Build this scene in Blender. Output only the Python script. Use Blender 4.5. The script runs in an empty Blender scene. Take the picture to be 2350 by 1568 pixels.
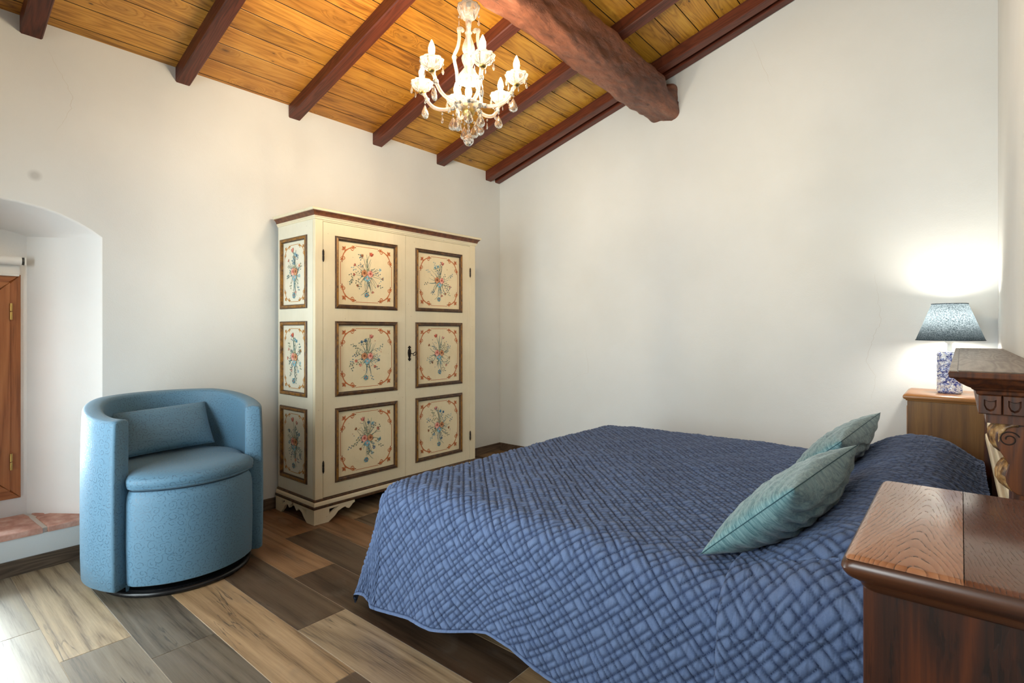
import bpy, math, random
import numpy as np
from mathutils import Vector

S = bpy.context.scene
COL = S.collection
RND = random.Random(11)
PI = math.pi

# ------------------------------------------------------------------ camera, world, lights, exposure
cam_d = bpy.data.cameras.new('camera')
cam = bpy.data.objects.new('camera', cam_d)
COL.objects.link(cam)
cam.location = (0, 0, 1.25)
cam.rotation_euler = (PI / 2, 0, math.radians(39.884))
cam_d.sensor_width = 36
cam_d.lens = 18.882
cam_d.shift_y = -26 / 2350
cam_d.clip_start = 0.02
S.camera = cam
S.view_settings.view_transform = 'Standard'
S.view_settings.look = 'None'
S.view_settings.gamma = 1
S.view_settings.use_curve_mapping = False
S.view_settings.exposure = 1.35
S.cycles.max_bounces = 10
S.cycles.diffuse_bounces = 5
S.cycles.transmission_bounces = 8
S.cycles.adaptive_threshold = 0.025
S.cycles.caustics_reflective = False
S.cycles.caustics_refractive = False
S.cycles.sample_clamp_indirect = 6

wd = bpy.data.worlds.new('sky')
S.world = wd
wd.use_nodes = True
wd.node_tree.nodes['Background'].inputs[0].default_value = (0.80, 0.90, 1.0, 1)
wd.node_tree.nodes['Background'].inputs[1].default_value = 1.5


def area(name, loc, rot, sx, sy, power, col):
    d = bpy.data.lights.new(name, 'AREA')
    d.shape = 'RECTANGLE'
    d.size, d.size_y = sx, sy
    d.energy = power
    d.color = col
    o = bpy.data.objects.new(name, d)
    o.location = loc
    o.rotation_euler = rot
    COL.objects.link(o)
    return o


# daylight through the niche window (faces +X), fill from an added, unseen front-wall door (faces +Y)
# and fill from an added, unseen window by the bedside corner (faces +Y)
area('window_daylight', (-4.16, 0.26, 0.93), (0, -PI / 2, 0), 1.15, 0.52, 62, (0.87, 0.95, 1.0))
area('door_fill_light', (-2.55, -0.78, 1.10), (PI / 2, 0, 0), 1.35, 2.1, 35, (0.90, 0.96, 1.0))
area('corner_fill_light', (-0.75, -0.78, 1.75), (PI / 2, 0, 0), 1.0, 1.1, 26, (0.94, 0.975, 1.0))

# ------------------------------------------------------------------ helpers
ORG = {}


def lin(c):
    out = []
    for v in c:
        v = v / 255
        out.append(v / 12.92 if v <= 0.04045 else ((v + 0.055) / 1.055) ** 2.4)
    return tuple(out) + (1.0,)


def thing(name, label, cat, loc=(0, 0, 0), group=None):
    o = bpy.data.objects.new(name, None)
    o.empty_display_size = 0.1
    o.location = loc
    COL.objects.link(o)
    o['label'] = label
    o['category'] = cat
    if group:
        o['group'] = group
    ORG[o.name] = Vector(loc)
    return o


def tag(o, label, cat, group=None):
    o['label'] = label
    o['category'] = cat
    if group:
        o['group'] = group
    return o


class G:
    def __init__(s):
        s.v, s.f, s.m, s.uv = [], [], [], {}
        s.col = None

    def add(s, vs, fs, m=0):
        b = len(s.v)
        s.v.extend([tuple(map(float, p)) for p in vs])
        for f in fs:
            s.f.append(tuple(i + b for i in f))
            s.m.append(m)
        return b

    def box(s, x0, x1, y0, y1, z0, z1, m=0):
        vs = [(x, y, z) for x in (x0, x1) for y in (y0, y1) for z in (z0, z1)]
        s.add(vs, [(0, 1, 3, 2), (4, 6, 7, 5), (0, 4, 5, 1), (2, 3, 7, 6), (0, 2, 6, 4), (1, 5, 7, 3)], m)

    def grid(s, P, m=0, cu=False, cv=False, flip=False):
        P = np.asarray(P, float)
        nu, nv = P.shape[:2]
        fs = []
        for i in range(nu if cu else nu - 1):
            i2 = (i + 1) % nu
            for j in range(nv if cv else nv - 1):
                j2 = (j + 1) % nv
                q = (i * nv + j, i2 * nv + j, i2 * nv + j2, i * nv + j2)
                fs.append(q[::-1] if flip else q)
        mm = m
        if callable(m):
            b = len(s.v)
            s.v.extend(map(tuple, P.reshape(-1, 3)))
            for k, f in enumerate(fs):
                s.f.append(tuple(i + b for i in f))
                s.m.append(m(k % ((nv if cv else nv - 1))))
            return b
        return s.add(P.reshape(-1, 3), fs, mm)

    def loft(s, rings, m=0, cap0=True, cap1=True, mats=None):
        n = len(rings[0])
        b = len(s.v)
        for r in rings:
            s.v.extend([tuple(map(float, p)) for p in r])
        for k in range(len(rings) - 1):
            for i in range(n):
                j = (i + 1) % n
                s.f.append((b + k * n + i, b + k * n + j, b + (k + 1) * n + j, b + (k + 1) * n + i))
                s.m.append(mats[k] if mats else m)
        if cap0:
            s.f.append(tuple(b + i for i in reversed(range(n))))
            s.m.append(mats[0] if mats else m)
        if cap1:
            e = b + (len(rings) - 1) * n
            s.f.append(tuple(e + i for i in range(n)))
            s.m.append(mats[-1] if mats else m)

    def lathe(s, prof, c=(0, 0, 0), seg=24, m=0, lobes=0, amp=0.0, cap0=False, cap1=False, phase=0.0):
        rings = []
        for p in prof:
            r, z = p[0], p[1]
            a_ = amp * (p[2] if len(p) > 2 else 1.0)
            ring = []
            for i in range(seg):
                t = 2 * PI * i / seg + phase
                rr = r * (1 + (a_ * (abs(math.cos(lobes * t / 2)) - 0.6) if lobes else 0))
                ring.append((c[0] + rr * math.cos(t), c[1] + rr * math.sin(t), c[2] + z))
            rings.append(ring)
        s.loft(rings, m, cap0, cap1)

    def tube(s, pts, rad, seg=8, m=0, cap=True, closed=False, squash=None):
        pts = [Vector(p) for p in pts]
        n = len(pts)
        rings = []
        up = Vector((0, 0, 1))
        prev = None
        for i, p in enumerate(pts):
            if closed:
                t = (pts[(i + 1) % n] - pts[i - 1]).normalized()
            else:
                t = (pts[min(i + 1, n - 1)] - pts[max(i - 1, 0)]).normalized()
            if prev is None:
                a = t.cross(up)
                if a.length < 1e-3:
                    a = t.cross(Vector((1, 0, 0)))
                a.normalize()
            else:
                a = (prev - t * prev.dot(t)).normalized()
            prev = a
            b_ = t.cross(a)
            r = rad(i / max(1, n - 1)) if callable(rad) else rad
            rings.append([p + a * (r * math.cos(2 * PI * k / seg)) + b_ * (r * math.sin(2 * PI * k / seg)) for k in range(seg)])
        if closed:
            rings.append(rings[0])
            s.loft(rings, m, False, False)
        else:
            s.loft(rings, m, cap, cap)

    def prism(s, poly, f, d0, d1, m=0):
        s.loft([[f(u, v, d0) for u, v in poly], [f(u, v, d1) for u, v in poly]], m)

    def build(s, name, mats, parent=None, smooth=None, bev=0, col=None, loc=None, uv=None):
        me = bpy.data.meshes.new(name)
        o0 = ORG.get(parent.name, Vector()) if parent else Vector()
        if loc is not None:
            o0 = Vector(loc)
        V = np.array(s.v, float) - np.array(o0)
        me.from_pydata(V.tolist(), [], s.f)
        if not isinstance(mats, (list, tuple)):
            mats = [mats]
        for x in mats:
            me.materials.append(x)
        me.polygons.foreach_set('material_index', s.m)
        if smooth is not None:
            me.polygons.foreach_set('use_smooth', [True] * len(s.f))
            if smooth < 180:
                me.set_sharp_from_angle(angle=math.radians(smooth))
        if col is not None:
            a = me.color_attributes.new('Col', 'FLOAT_COLOR', 'POINT')
            a.data.foreach_set('color', np.array(col, float).ravel())
        if uv is not None:
            l = me.uv_layers.new(name='UVMap')
            idx = np.empty(len(me.loops), int)
            me.loops.foreach_get('vertex_index', idx)
            l.data.foreach_set('uv', np.asarray(uv, float)[idx].ravel())
        me.update()
        o = bpy.data.objects.new(name, me)
        COL.objects.link(o)
        if parent:
            o.parent = parent
            ORG[o.name] = o0
        else:
            o.location = o0
            ORG[o.name] = o0
        if bev:
            b = o.modifiers.new('bevel', 'BEVEL')
            b.width = bev
            b.segments = 2
            b.limit_method = 'ANGLE'
            b.angle_limit = math.radians(40)
        return o


def link_copy(o, parent, loc=None, rot=None):
    c = o.copy()
    COL.objects.link(c)
    c.parent = parent
    if loc is not None:
        c.location = loc
    if rot is not None:
        c.rotation_euler = rot
    return c


def fixn(o):
    """make normals consistent and outward"""
    import bmesh
    bm = bmesh.new()
    bm.from_mesh(o.data)
    bmesh.ops.recalc_face_normals(bm, faces=bm.faces)
    bm.to_mesh(o.data)
    bm.free()
    return o


def rrect(x0, x1, y0, y1, z, r=0.0, n=4):
    if r <= 0:
        return [(x0, y0, z), (x1, y0, z), (x1, y1, z), (x0, y1, z)]
    out = []
    for cx, cy, a0 in ((x1 - r, y1 - r, 0), (x0 + r, y1 - r, 90), (x0 + r, y0 + r, 180), (x1 - r, y0 + r, 270)):
        for k in range(n + 1):
            a = math.radians(a0 + 90 * k / n)
            out.append((cx + r * math.cos(a), cy + r * math.sin(a), z))
    return out


def smooth01(t):
    t = np.clip(t, 0, 1)
    return t * t * (3 - 2 * t)


# ------------------------------------------------------------------ materials
class NT:
    def __init__(s, name):
        s.m = bpy.data.materials.new(name)
        s.m.use_nodes = True
        s.t = s.m.node_tree
        s.b = s.t.nodes['Principled BSDF']
        s.out = s.t.nodes['Material Output']

    def put(s, sock, v):
        if isinstance(v, bpy.types.NodeSocket):
            s.t.links.new(v, sock)
        elif isinstance(v, (tuple, list)) and len(v) == 3 and sock.type == 'RGBA':
            sock.default_value = tuple(v) + (1,)
        else:
            sock.default_value = v

    def n(s, typ, ins=None, **props):
        nd = s.t.nodes.new('ShaderNode' + typ)
        for k, v in props.items():
            setattr(nd, k, v)
        for k, v in (ins or {}).items():
            s.put(nd.inputs[k], v)
        return nd

    def set(s, **kw):
        names = dict(color='Base Color', rough='Roughness', metal='Metallic', normal='Normal', trans='Transmission Weight',
                     ior='IOR', emit='Emission Color', estr='Emission Strength', spec='Specular IOR Level', sheen='Sheen Weight',
                     sheenr='Sheen Roughness', sheent='Sheen Tint', coat='Coat Weight', coatr='Coat Roughness', alpha='Alpha')
        for k, v in kw.items():
            s.put(s.b.inputs[names[k]], v)
        return s

    def obj(s):
        return s.n('TexCoord').outputs['Object']

    def uv(s):
        return s.n('TexCoord').outputs['UV']

    def mapv(s, v, sc=(1, 1, 1), loc=(0, 0, 0), rot=(0, 0, 0)):
        return s.n('Mapping', {'Vector': v, 'Scale': sc, 'Location': loc, 'Rotation': rot}).outputs[0]

    def noise(s, v, scale, detail=4, rough=0.55, dist=0.0):
        return s.n('TexNoise', {'Vector': v, 'Scale': scale, 'Detail': detail, 'Roughness': rough, 'Distortion': dist}).outputs[0]

    def math(s, op, a, b=0.0, c=None):
        nd = s.n('Math', {0: a, 1: b}, operation=op)
        if c is not None:
            s.put(nd.inputs[2], c)
        return nd.outputs[0]

    def rng(s, v, a, b, c=0.0, d=1.0):
        nd = s.n('MapRange', {'Value': v, 'From Min': a, 'From Max': b, 'To Min': c, 'To Max': d})
        nd.clamp = True
        return nd.outputs[0]

    def ramp(s, f, stops):
        nd = s.n('ValToRGB', {'Fac': f})
        e = nd.color_ramp.elements
        while len(e) < len(stops):
            e.new(0.5)
        for el, (p, c) in zip(e, stops):
            el.position = p
            el.color = c if len(c) == 4 else tuple(c) + (1,)
        return nd.outputs[0]

    def mix(s, f, a, b, mode='MIX'):
        nd = s.n('Mix', data_type='RGBA', blend_type=mode)
        s.put(nd.inputs[0], f)
        s.put(nd.inputs[6], a)
        s.put(nd.inputs[7], b)
        return nd.outputs[2]

    def bump(s, h, strength=0.3, dist=0.01, normal=None):
        ins = {'Height': h, 'Strength': strength, 'Distance': dist}
        if normal is not None:
            ins['Normal'] = normal
        return s.n('Bump', ins).outputs[0]


def plain(name, col, rough=0.5, metal=0.0, **kw):
    t = NT(name)
    t.set(color=col, rough=rough, metal=metal, **kw)
    return t.m


def wood(name, cols, axis=0, fine=1.0, knots=0.0, cracks=0.0, rough=0.45, bump=0.25, tint=False, contrast=1.0, rings=14.0,
         spec=0.5, stain=0.0, coat=0.0, stretch=0.09, pores=0.0, bend=0.10):
    """grain runs along the local axis; cols = dark line, low, high (linear)"""
    t = NT(name)
    oi = t.n('ObjectInfo')
    rnd = t.math('MULTIPLY', oi.outputs['Random'], 61.0)
    off = t.n('CombineXYZ', {0: rnd, 1: t.math('MULTIPLY', rnd, 0.37), 2: t.math('MULTIPLY', rnd, 0.73)}).outputs[0]
    v = t.n('VectorMath', {0: t.obj(), 1: off}, operation='ADD').outputs[0]
    sc = [1.0, 1.0, 1.0]
    sc[axis] = stretch
    # knots bend the grain round them
    ksc = [1.0, 1.0, 1.0]
    ksc[axis] = 0.45
    vk = t.mapv(v, tuple(ksc))
    vo = t.n('TexVoronoi', {'Vector': vk, 'Scale': 5.5, 'Randomness': 1.0})
    kd = vo.outputs['Distance']
    kmask = t.rng(kd, 0.02, 0.34, 1.0, 0.0)
    kr = t.n('SeparateColor', {0: vo.outputs['Color']}).outputs[0]
    on = t.math('GREATER_THAN', kr, 1.0 - knots)
    kmask = t.math('MULTIPLY', kmask, on)
    vs = t.mapv(v, tuple(sc))
    n1 = t.noise(vs, 5.0, 3, 0.5, 0.4)
    vs2 = t.n('VectorMath', {0: vs, 1: t.n('CombineXYZ', {0: t.math('MULTIPLY', kmask, bend), 1: t.math('MULTIPLY', kmask, bend), 2: t.math('MULTIPLY', kmask, 0.06)}).outputs[0]}, operation='ADD').outputs[0]
    n2 = t.noise(vs2, rings, 2, 0.5, 0.3)
    saw = t.math('FRACT', t.math('MULTIPLY', n2, 9.0))
    line = t.math('SUBTRACT', 1.0, t.math('ABSOLUTE', t.math('SUBTRACT', t.math('MULTIPLY', saw, 2.0), 1.0)))
    fib = t.noise(t.mapv(v, tuple(x if i != axis else 0.035 for i, x in enumerate((1, 1, 1)))), 190 * fine, 3, 0.7)
    f = t.math('ADD', t.math('MULTIPLY', n1, 0.55), t.math('MULTIPLY', line, 0.30 * contrast))
    f = t.math('ADD', f, t.math('MULTIPLY', t.math('SUBTRACT', fib, 0.5), 0.55 * contrast))
    c = t.ramp(f, [(0.10, cols[0]), (0.38, cols[1]), (0.78, cols[2])])
    if tint:
        c = t.mix(1.0, c, oi.outputs['Color'], 'MULTIPLY')
    if stain:
        sn = t.noise(t.mapv(v, tuple(0.5 if i == axis else 1 for i in range(3))), 7.0, 5, 0.6, 0.6)
        c = t.mix(t.math('MULTIPLY', t.rng(sn, 0.52, 0.74), stain), c, cols[0])
    if knots:
        c = t.mix(t.math('MULTIPLY', t.math('POWER', kmask, 1.6), 0.55), c, cols[0])
        core = t.math('MULTIPLY', t.rng(kd, 0.035, 0.085, 1.0, 0.0), on)
        c = t.mix(t.math('MULTIPLY', core, 0.9), c, tuple(x * 0.35 for x in cols[0][:3]))
        if knots > 0.3:
            v2 = t.n('TexVoronoi', {'Vector': vk, 'Scale': 12.5, 'Randomness': 1.0})
            on2 = t.math('GREATER_THAN', t.n('SeparateColor', {0: v2.outputs['Color']}).outputs[1], 0.62)
            c = t.mix(t.math('MULTIPLY', t.rng(v2.outputs['Distance'], 0.02, 0.20, 0.30, 0.0), on2), c, cols[0])
            c = t.mix(t.math('MULTIPLY', t.rng(v2.outputs['Distance'], 0.045, 0.085, 0.9, 0.0), on2), c, tuple(x * 0.3 for x in cols[0][:3]))
    h = f
    if pores:
        dn = t.noise(t.mapv(v, tuple(0.16 if i == axis else 1 for i in range(3))), 170, 2, 0.6)
        gr = t.math('MULTIPLY', t.rng(saw, 0.05, 0.24, 1.0, 0.0), t.rng(dn, 0.44, 0.54))
        pr = t.rng(t.noise(t.mapv(v, tuple(0.05 if i == axis else 1 for i in range(3))), 240, 2, 0.7), 0.64, 0.70)
        gr = t.math('MULTIPLY', t.math('MAXIMUM', gr, t.math('MULTIPLY', pr, 0.6)), pores)
        c = t.mix(gr, c, tuple(x * 0.3 for x in cols[0][:3]))
        h = t.math('SUBTRACT', t.math('MULTIPLY', f, 0.35), gr)
    if cracks:
        cn = t.noise(t.mapv(v, tuple(0.07 if i == axis else 1 for i in range(3))), 9.0, 4, 0.6, 0.5)
        cr = t.rng(t.math('ABSOLUTE', t.math('SUBTRACT', cn, 0.5)), 0.0, 0.012, 1.0, 0.0)
        gate = t.rng(t.noise(v, 3.1, 2), 0.50, 0.62)
        cr = t.math('MULTIPLY', t.math('MULTIPLY', cr, gate), cracks)
        c = t.mix(cr, c, tuple(x * 0.25 for x in cols[0][:3]))
        h = t.math('SUBTRACT', f, cr)
    t.set(color=c, rough=t.rng(f, 0.2, 0.8, rough + 0.08, rough - 0.05), normal=t.bump(h, bump, 0.002), spec=spec, coat=coat, coatr=0.25)
    return t.m


def mk_plaster(name, col, spot=None):
    t = NT(name)
    v = t.obj()
    n = t.noise(v, 1.3, 4, 0.55)
    c = t.mix(t.rng(n, 0.35, 0.7), col, tuple(x * k for x, k in zip(col[:3], (0.93, 0.925, 0.91))))
    if spot:
        d = t.n('VectorMath', {0: v, 1: spot}, operation='DISTANCE').outputs['Value']
        c = t.mix(t.rng(d, 0.012, 0.034, 0.5, 0.0), c, (0.33, 0.34, 0.33))
    fine = t.noise(v, 140, 5, 0.6)
    und = t.noise(v, 11, 3, 0.5)
    h = t.math('ADD', t.math('MULTIPLY', fine, 0.35), und)
    t.set(color=c, rough=0.9, normal=t.bump(h, 0.16, 0.012), spec=0.2)
    return t.m


M = {}
M['plaster'] = mk_plaster('plaster', (0.72, 0.748, 0.748))
M['plaster_left'] = mk_plaster('plaster_left', (0.72, 0.748, 0.748), (-3.70, 0.553, 2.056))
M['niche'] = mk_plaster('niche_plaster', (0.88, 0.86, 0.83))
M['crack'] = plain('crack', lin((188, 181, 168)), 0.9)
M['grout'] = plain('grout', lin((196, 184, 166)), 0.8)
M['mortar'] = plain('mortar', lin((222, 220, 212)), 0.9)
M['plank'] = wood('floor_tile_wood', (lin((120, 110, 100)), lin((215, 208, 198)), lin((255, 252, 246))), 0, 0.8, 0.12, 0.8, 0.36, 0.10, True, 1.3, 4.0, stain=0.35, bend=0.02)
M['base_tile'] = wood('baseboard_tile', (lin((52, 42, 35)), lin((86, 72, 60)), lin((122, 104, 88))), 1, 0.8, 0.0, 0.3, 0.4, 0.15)
M['pine'] = wood('pine_board', (lin((108, 68, 30)), lin((190, 142, 80)), lin((224, 182, 118))), 1, 0.8, 0.6, 0.0, 0.38, 0.10, True, 0.8, 11.0, stain=0.25)
M['rafter'] = wood('rafter_wood', (lin((40, 16, 9)), lin((88, 38, 21)), lin((118, 58, 36))), 0, 1.0, 0.06, 0.3, 0.42, 0.2, False, 0.7)
M['dark'] = plain('dark_gap', lin((40, 24, 14)), 0.8)


def mk_beam():
    t = NT('beam_wood')
    v = t.obj()
    vs = t.mapv(v, (1, 0.22, 1))
    n = t.noise(vs, 7, 6, 0.62, 0.8)
    n2 = t.noise(t.mapv(v, (1, 0.45, 1)), 26, 4, 0.6, 0.4)
    n3 = t.noise(vs, 2.3, 3, 0.5)
    f = t.math('ADD', t.math('MULTIPLY', n, 0.6), t.math('MULTIPLY', n2, 0.4))
    c = t.ramp(f, [(0.28, lin((56, 30, 20))), (0.43, lin((100, 60, 43))), (0.58, lin((136, 86, 64))), (0.72, lin((164, 120, 98)))])
    c = t.mix(t.rng(n3, 0.45, 0.65, 0.0, 0.35), c, lin((100, 50, 32)))
    cr = t.rng(t.math('ABSOLUTE', t.math('SUBTRACT', t.noise(t.mapv(v, (1, 0.12, 1)), 8, 5, 0.6, 1.5), 0.5)), 0, 0.010, 1, 0)
    c = t.mix(t.math('MULTIPLY', cr, t.rng(n3, 0.45, 0.6)), c, lin((30, 14, 9)))
    h = t.math('SUBTRACT', t.math('ADD', n, t.math('MULTIPLY', n2, 0.8)), t.math('MULTIPLY', cr, 0.5))
    t.set(color=c, rough=0.52, normal=t.bump(h, 0.45, 0.03))
    return t.m


M['beam'] = mk_beam()


def mk_cabtop():
    t = NT('chestnut_top')
    v = t.obj()
    w = t.n('VectorMath', {0: t.n('TexNoise', {'Vector': t.mapv(v, (1, .35, 1)), 'Scale': 9.0, 'Detail': 3.0}).outputs['Color'], 1: (0.5, 0.5, 0.5)}, operation='SUBTRACT').outputs[0]
    w = t.n('VectorMath', {0: w, 'Scale': 0.05}, operation='SCALE').outputs[0]
    xyz = t.n('SeparateXYZ', {0: t.n('VectorMath', {0: v, 1: w}, operation='ADD').outputs[0]})
    x, y = xyz.outputs[0], xyz.outputs[1]
    dx = t.math('ADD', x, 0.068)
    val = t.math('ADD', y, t.math('MULTIPLY', t.math('SQRT', t.math('ADD', t.math('MULTIPLY', dx, dx), 0.00025)), 6.5))
    fr = t.math('FRACT', t.math('MULTIPLY', val, 25.0))
    dash = t.noise(t.mapv(v, (1, 0.22, 1)), 190, 2, 0.6)
    patch = t.noise(v, 14, 2)
    gr = t.math('MULTIPLY', t.rng(fr, 0.02, 0.20, 1.0, 0.0), t.rng(dash, 0.46, 0.54))
    gr = t.math('MULTIPLY', gr, t.rng(patch, 0.30, 0.50, 0.35, 1.0))
    scr = t.rng(t.noise(t.mapv(v, (0.25, 1, 1), rot=(0, 0, 0.5)), 150, 1, 0.5), 0.72, 0.76)
    gr = t.math('MAXIMUM', gr, t.math('MULTIPLY', scr, 0.7))
    tone = t.noise(t.mapv(v, (1, .2, 1)), 16, 4, 0.6)
    c = t.ramp(t.math('ADD', t.math('MULTIPLY', tone, 0.7), t.math('MULTIPLY', fr, 0.2)), [(0.25, lin((118, 72, 48))), (0.5, lin((150, 100, 70))), (0.75, lin((172, 124, 92)))])
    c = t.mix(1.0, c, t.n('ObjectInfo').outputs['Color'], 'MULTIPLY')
    c = t.mix(gr, c, lin((26, 15, 10)))
    t.set(color=c, rough=t.rng(gr, 0, 1, 0.24, 0.7), normal=t.bump(gr, -0.3, 0.0015), coat=0.5, coatr=0.18)
    return t.m


M['cab_top'] = mk_cabtop()
M['cab_dark'] = wood('dark_chestnut', (lin((20, 9, 5)), lin((56, 26, 14)), lin((96, 48, 24))), 2, 0.8, 0.0, 0.0, 0.36, 0.22, False, 1.2, 6.0, coat=0.12, pores=0.6)
M['cab_edge'] = wood('chestnut_edge', (lin((24, 12, 7)), lin((62, 34, 20)), lin((98, 58, 34))), 0, 0.8, 0.0, 0.0, 0.34, 0.12, False, 0.9, 6.0, coat=0.2)
M['stand_side'] = wood('veneer_side', (lin((70, 44, 16)), lin((116, 80, 36)), lin((148, 110, 56))), 2, 0.8, 0.0, 0.0, 0.32, 0.08, False, 0.8, 4.0, coat=0.2)
M['stand_top'] = wood('veneer_top', (lin((116, 72, 36)), lin((158, 108, 62)), lin((184, 138, 90))), 0, 0.8, 0.0, 0.0, 0.3, 0.06, False, 0.6, 5.0, coat=0.2)
M['head_wood'] = wood('headboard_walnut', (lin((22, 10, 5)), lin((70, 36, 18)), lin((112, 62, 30))), 2, 0.7, 0.03, 0.3, 0.36, 0.3, False, 1.0, coat=0.15)
M['head_top'] = wood('headboard_top', (lin((84, 66, 50)), lin((118, 98, 78)), lin((146, 126, 102))), 1, 0.7, 0.0, 0.2, 0.35, 0.2, False, 0.8)
M['frame_wood'] = wood('window_wood', (lin((104, 56, 26)), lin((164, 100, 56)), lin((188, 124, 74))), 2, 0.6, 0.0, 0.0, 0.4, 0.1, False, 1.0, 5.0)
M['frame_wood_h'] = wood('window_wood_rail', (lin((104, 56, 26)), lin((164, 100, 56)), lin((188, 124, 74))), 1, 0.6, 0.0, 0.0, 0.4, 0.1, False, 1.0, 5.0)


def mk_leaf():
    t = NT('carved_leaf')
    n = t.noise(t.obj(), 60, 4)
    c = t.ramp(n, [(0.35, lin((70, 42, 20))), (0.55, lin((150, 112, 66))), (0.7, lin((190, 160, 112)))])
    t.set(color=c, rough=0.45, normal=t.bump(n, 0.3, 0.004))
    return t.m


M['leaf'] = mk_leaf()


def mk_cream(name, col, gold=None):
    t = NT(name)
    v = t.obj()
    n = t.noise(v, 3.5, 5, 0.6)
    st = t.noise(t.mapv(v, (1, 1, 0.06)), 60, 3, 0.6)
    c = t.mix(t.rng(n, 0.4, 0.75, 0, 0.6), col, tuple(a * b for a, b in zip(col[:3], (0.86, 0.83, 0.76))))
    c = t.mix(t.rng(st, 0.55, 0.8, 0, 0.25), c, tuple(a * 0.75 for a in col[:3]))
    sp = t.n('TexVoronoi', {'Vector': v, 'Scale': 16.0}).outputs['Distance']
    c = t.mix(t.rng(sp, 0.03, 0.055, 0.5, 0.0), c, lin((120, 96, 70)))
    t.set(color=c, rough=0.5, normal=t.bump(t.math('ADD', st, n), 0.12, 0.003))
    return t.m


M['cream'] = mk_cream('cream_paint', lin((226, 214, 184)))
M['cream_panel'] = mk_cream('cream_panel', lin((232, 216, 178)))
M['cream_side'] = mk_cream('cream_side', lin((226, 220, 200)))


def mk_gilt(name, c1, c2, lo, hi):
    t = NT(name)
    v = t.obj()
    n = t.noise(v, 34, 5, 0.65)
    c = t.mix(t.rng(n, lo, hi), c1, c2)
    t.set(color=c, rough=0.42, metal=0.0, normal=t.bump(n, 0.2, 0.003))
    return t.m


M['gilt_dark'] = mk_gilt('moulding_brown', lin((66, 44, 28)), lin((112, 80, 44)), 0.45, 0.75)
M['gilt_gold'] = mk_gilt('moulding_gold', lin((152, 104, 36)), lin((84, 56, 30)), 0.42, 0.66)
M['cove'] = mk_gilt('cornice_brown', lin((88, 48, 30)), lin((126, 78, 44)), 0.42, 0.72)
M['iron'] = plain('dark_iron', lin((34, 26, 20)), 0.45, 0.7)
M['brass'] = plain('brass', lin((190, 158, 92)), 0.32, 1.0)
M['steel'] = plain('bracket_steel', lin((90, 88, 84)), 0.4, 0.8)


def mk_paint():
    t = NT('painted_flowers')
    a = t.n('Attribute', attribute_name='Col')
    t.set(color=a.outputs['Color'], rough=0.5)
    return t.m


M['paint'] = mk_paint()


def mk_quilt():
    t = NT('quilt_cotton')
    uv = t.uv()
    at = t.n('Attribute', attribute_name='Col')
    q = t.n('SeparateColor', {0: at.outputs['Color']}).outputs[0]
    cloth = t.noise(t.mapv(uv, (1, 1, 1)), 260, 3, 0.7)
    puck = t.noise(t.mapv(uv, (48, 14, 1)), 1.0, 2, 0.45, 0.4)
    fade = t.noise(uv, 26, 4, 0.65)
    base = t.mix(t.rng(q, 0.0, 0.9), lin((17, 25, 50)), lin((100, 118, 152)))  # stonewashed puffs paler; shade of the stitched creases put into the dark end
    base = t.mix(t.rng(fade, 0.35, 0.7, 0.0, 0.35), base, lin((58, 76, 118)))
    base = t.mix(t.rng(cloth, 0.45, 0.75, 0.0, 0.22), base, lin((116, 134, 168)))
    h = t.math('ADD', t.math('MULTIPLY', puck, 1.0), t.math('MULTIPLY', cloth, 0.08))
    t.set(color=base, rough=0.85, normal=t.bump(h, 0.65, 0.016), spec=0.15, sheen=0.06, sheenr=0.5)
    return t.m


M['quilt'] = mk_quilt()


def mk_velvet(name, lo, hi, bscale=70):
    t = NT(name)
    uv = t.uv()
    fib = t.noise(t.mapv(uv, (22, 110, 1)), 1.0, 4, 0.65, 1.2)
    big = t.noise(t.mapv(uv, (4, 16, 1)), 1.0, 4, 0.6, 1.5)
    fz = t.noise(uv, 420, 2, 0.6)
    c = t.mix(t.rng(fib, 0.35, 0.7), lo, hi)
    c = t.mix(t.rng(fz, 0.4, 0.75, 0, 0.3), c, hi)
    h = t.math('ADD', big, t.math('MULTIPLY', fib, 0.4))
    t.set(color=c, rough=0.8, sheen=0.35, sheenr=0.4, spec=0.1, normal=t.bump(h, 0.45, 0.012))
    return t.m


M['teal'] = mk_velvet('teal_velvet', lin((70, 108, 116)), lin((136, 168, 171)))
M['teal_seam'] = plain('teal_seam', lin((44, 82, 92)), 0.8)


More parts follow.
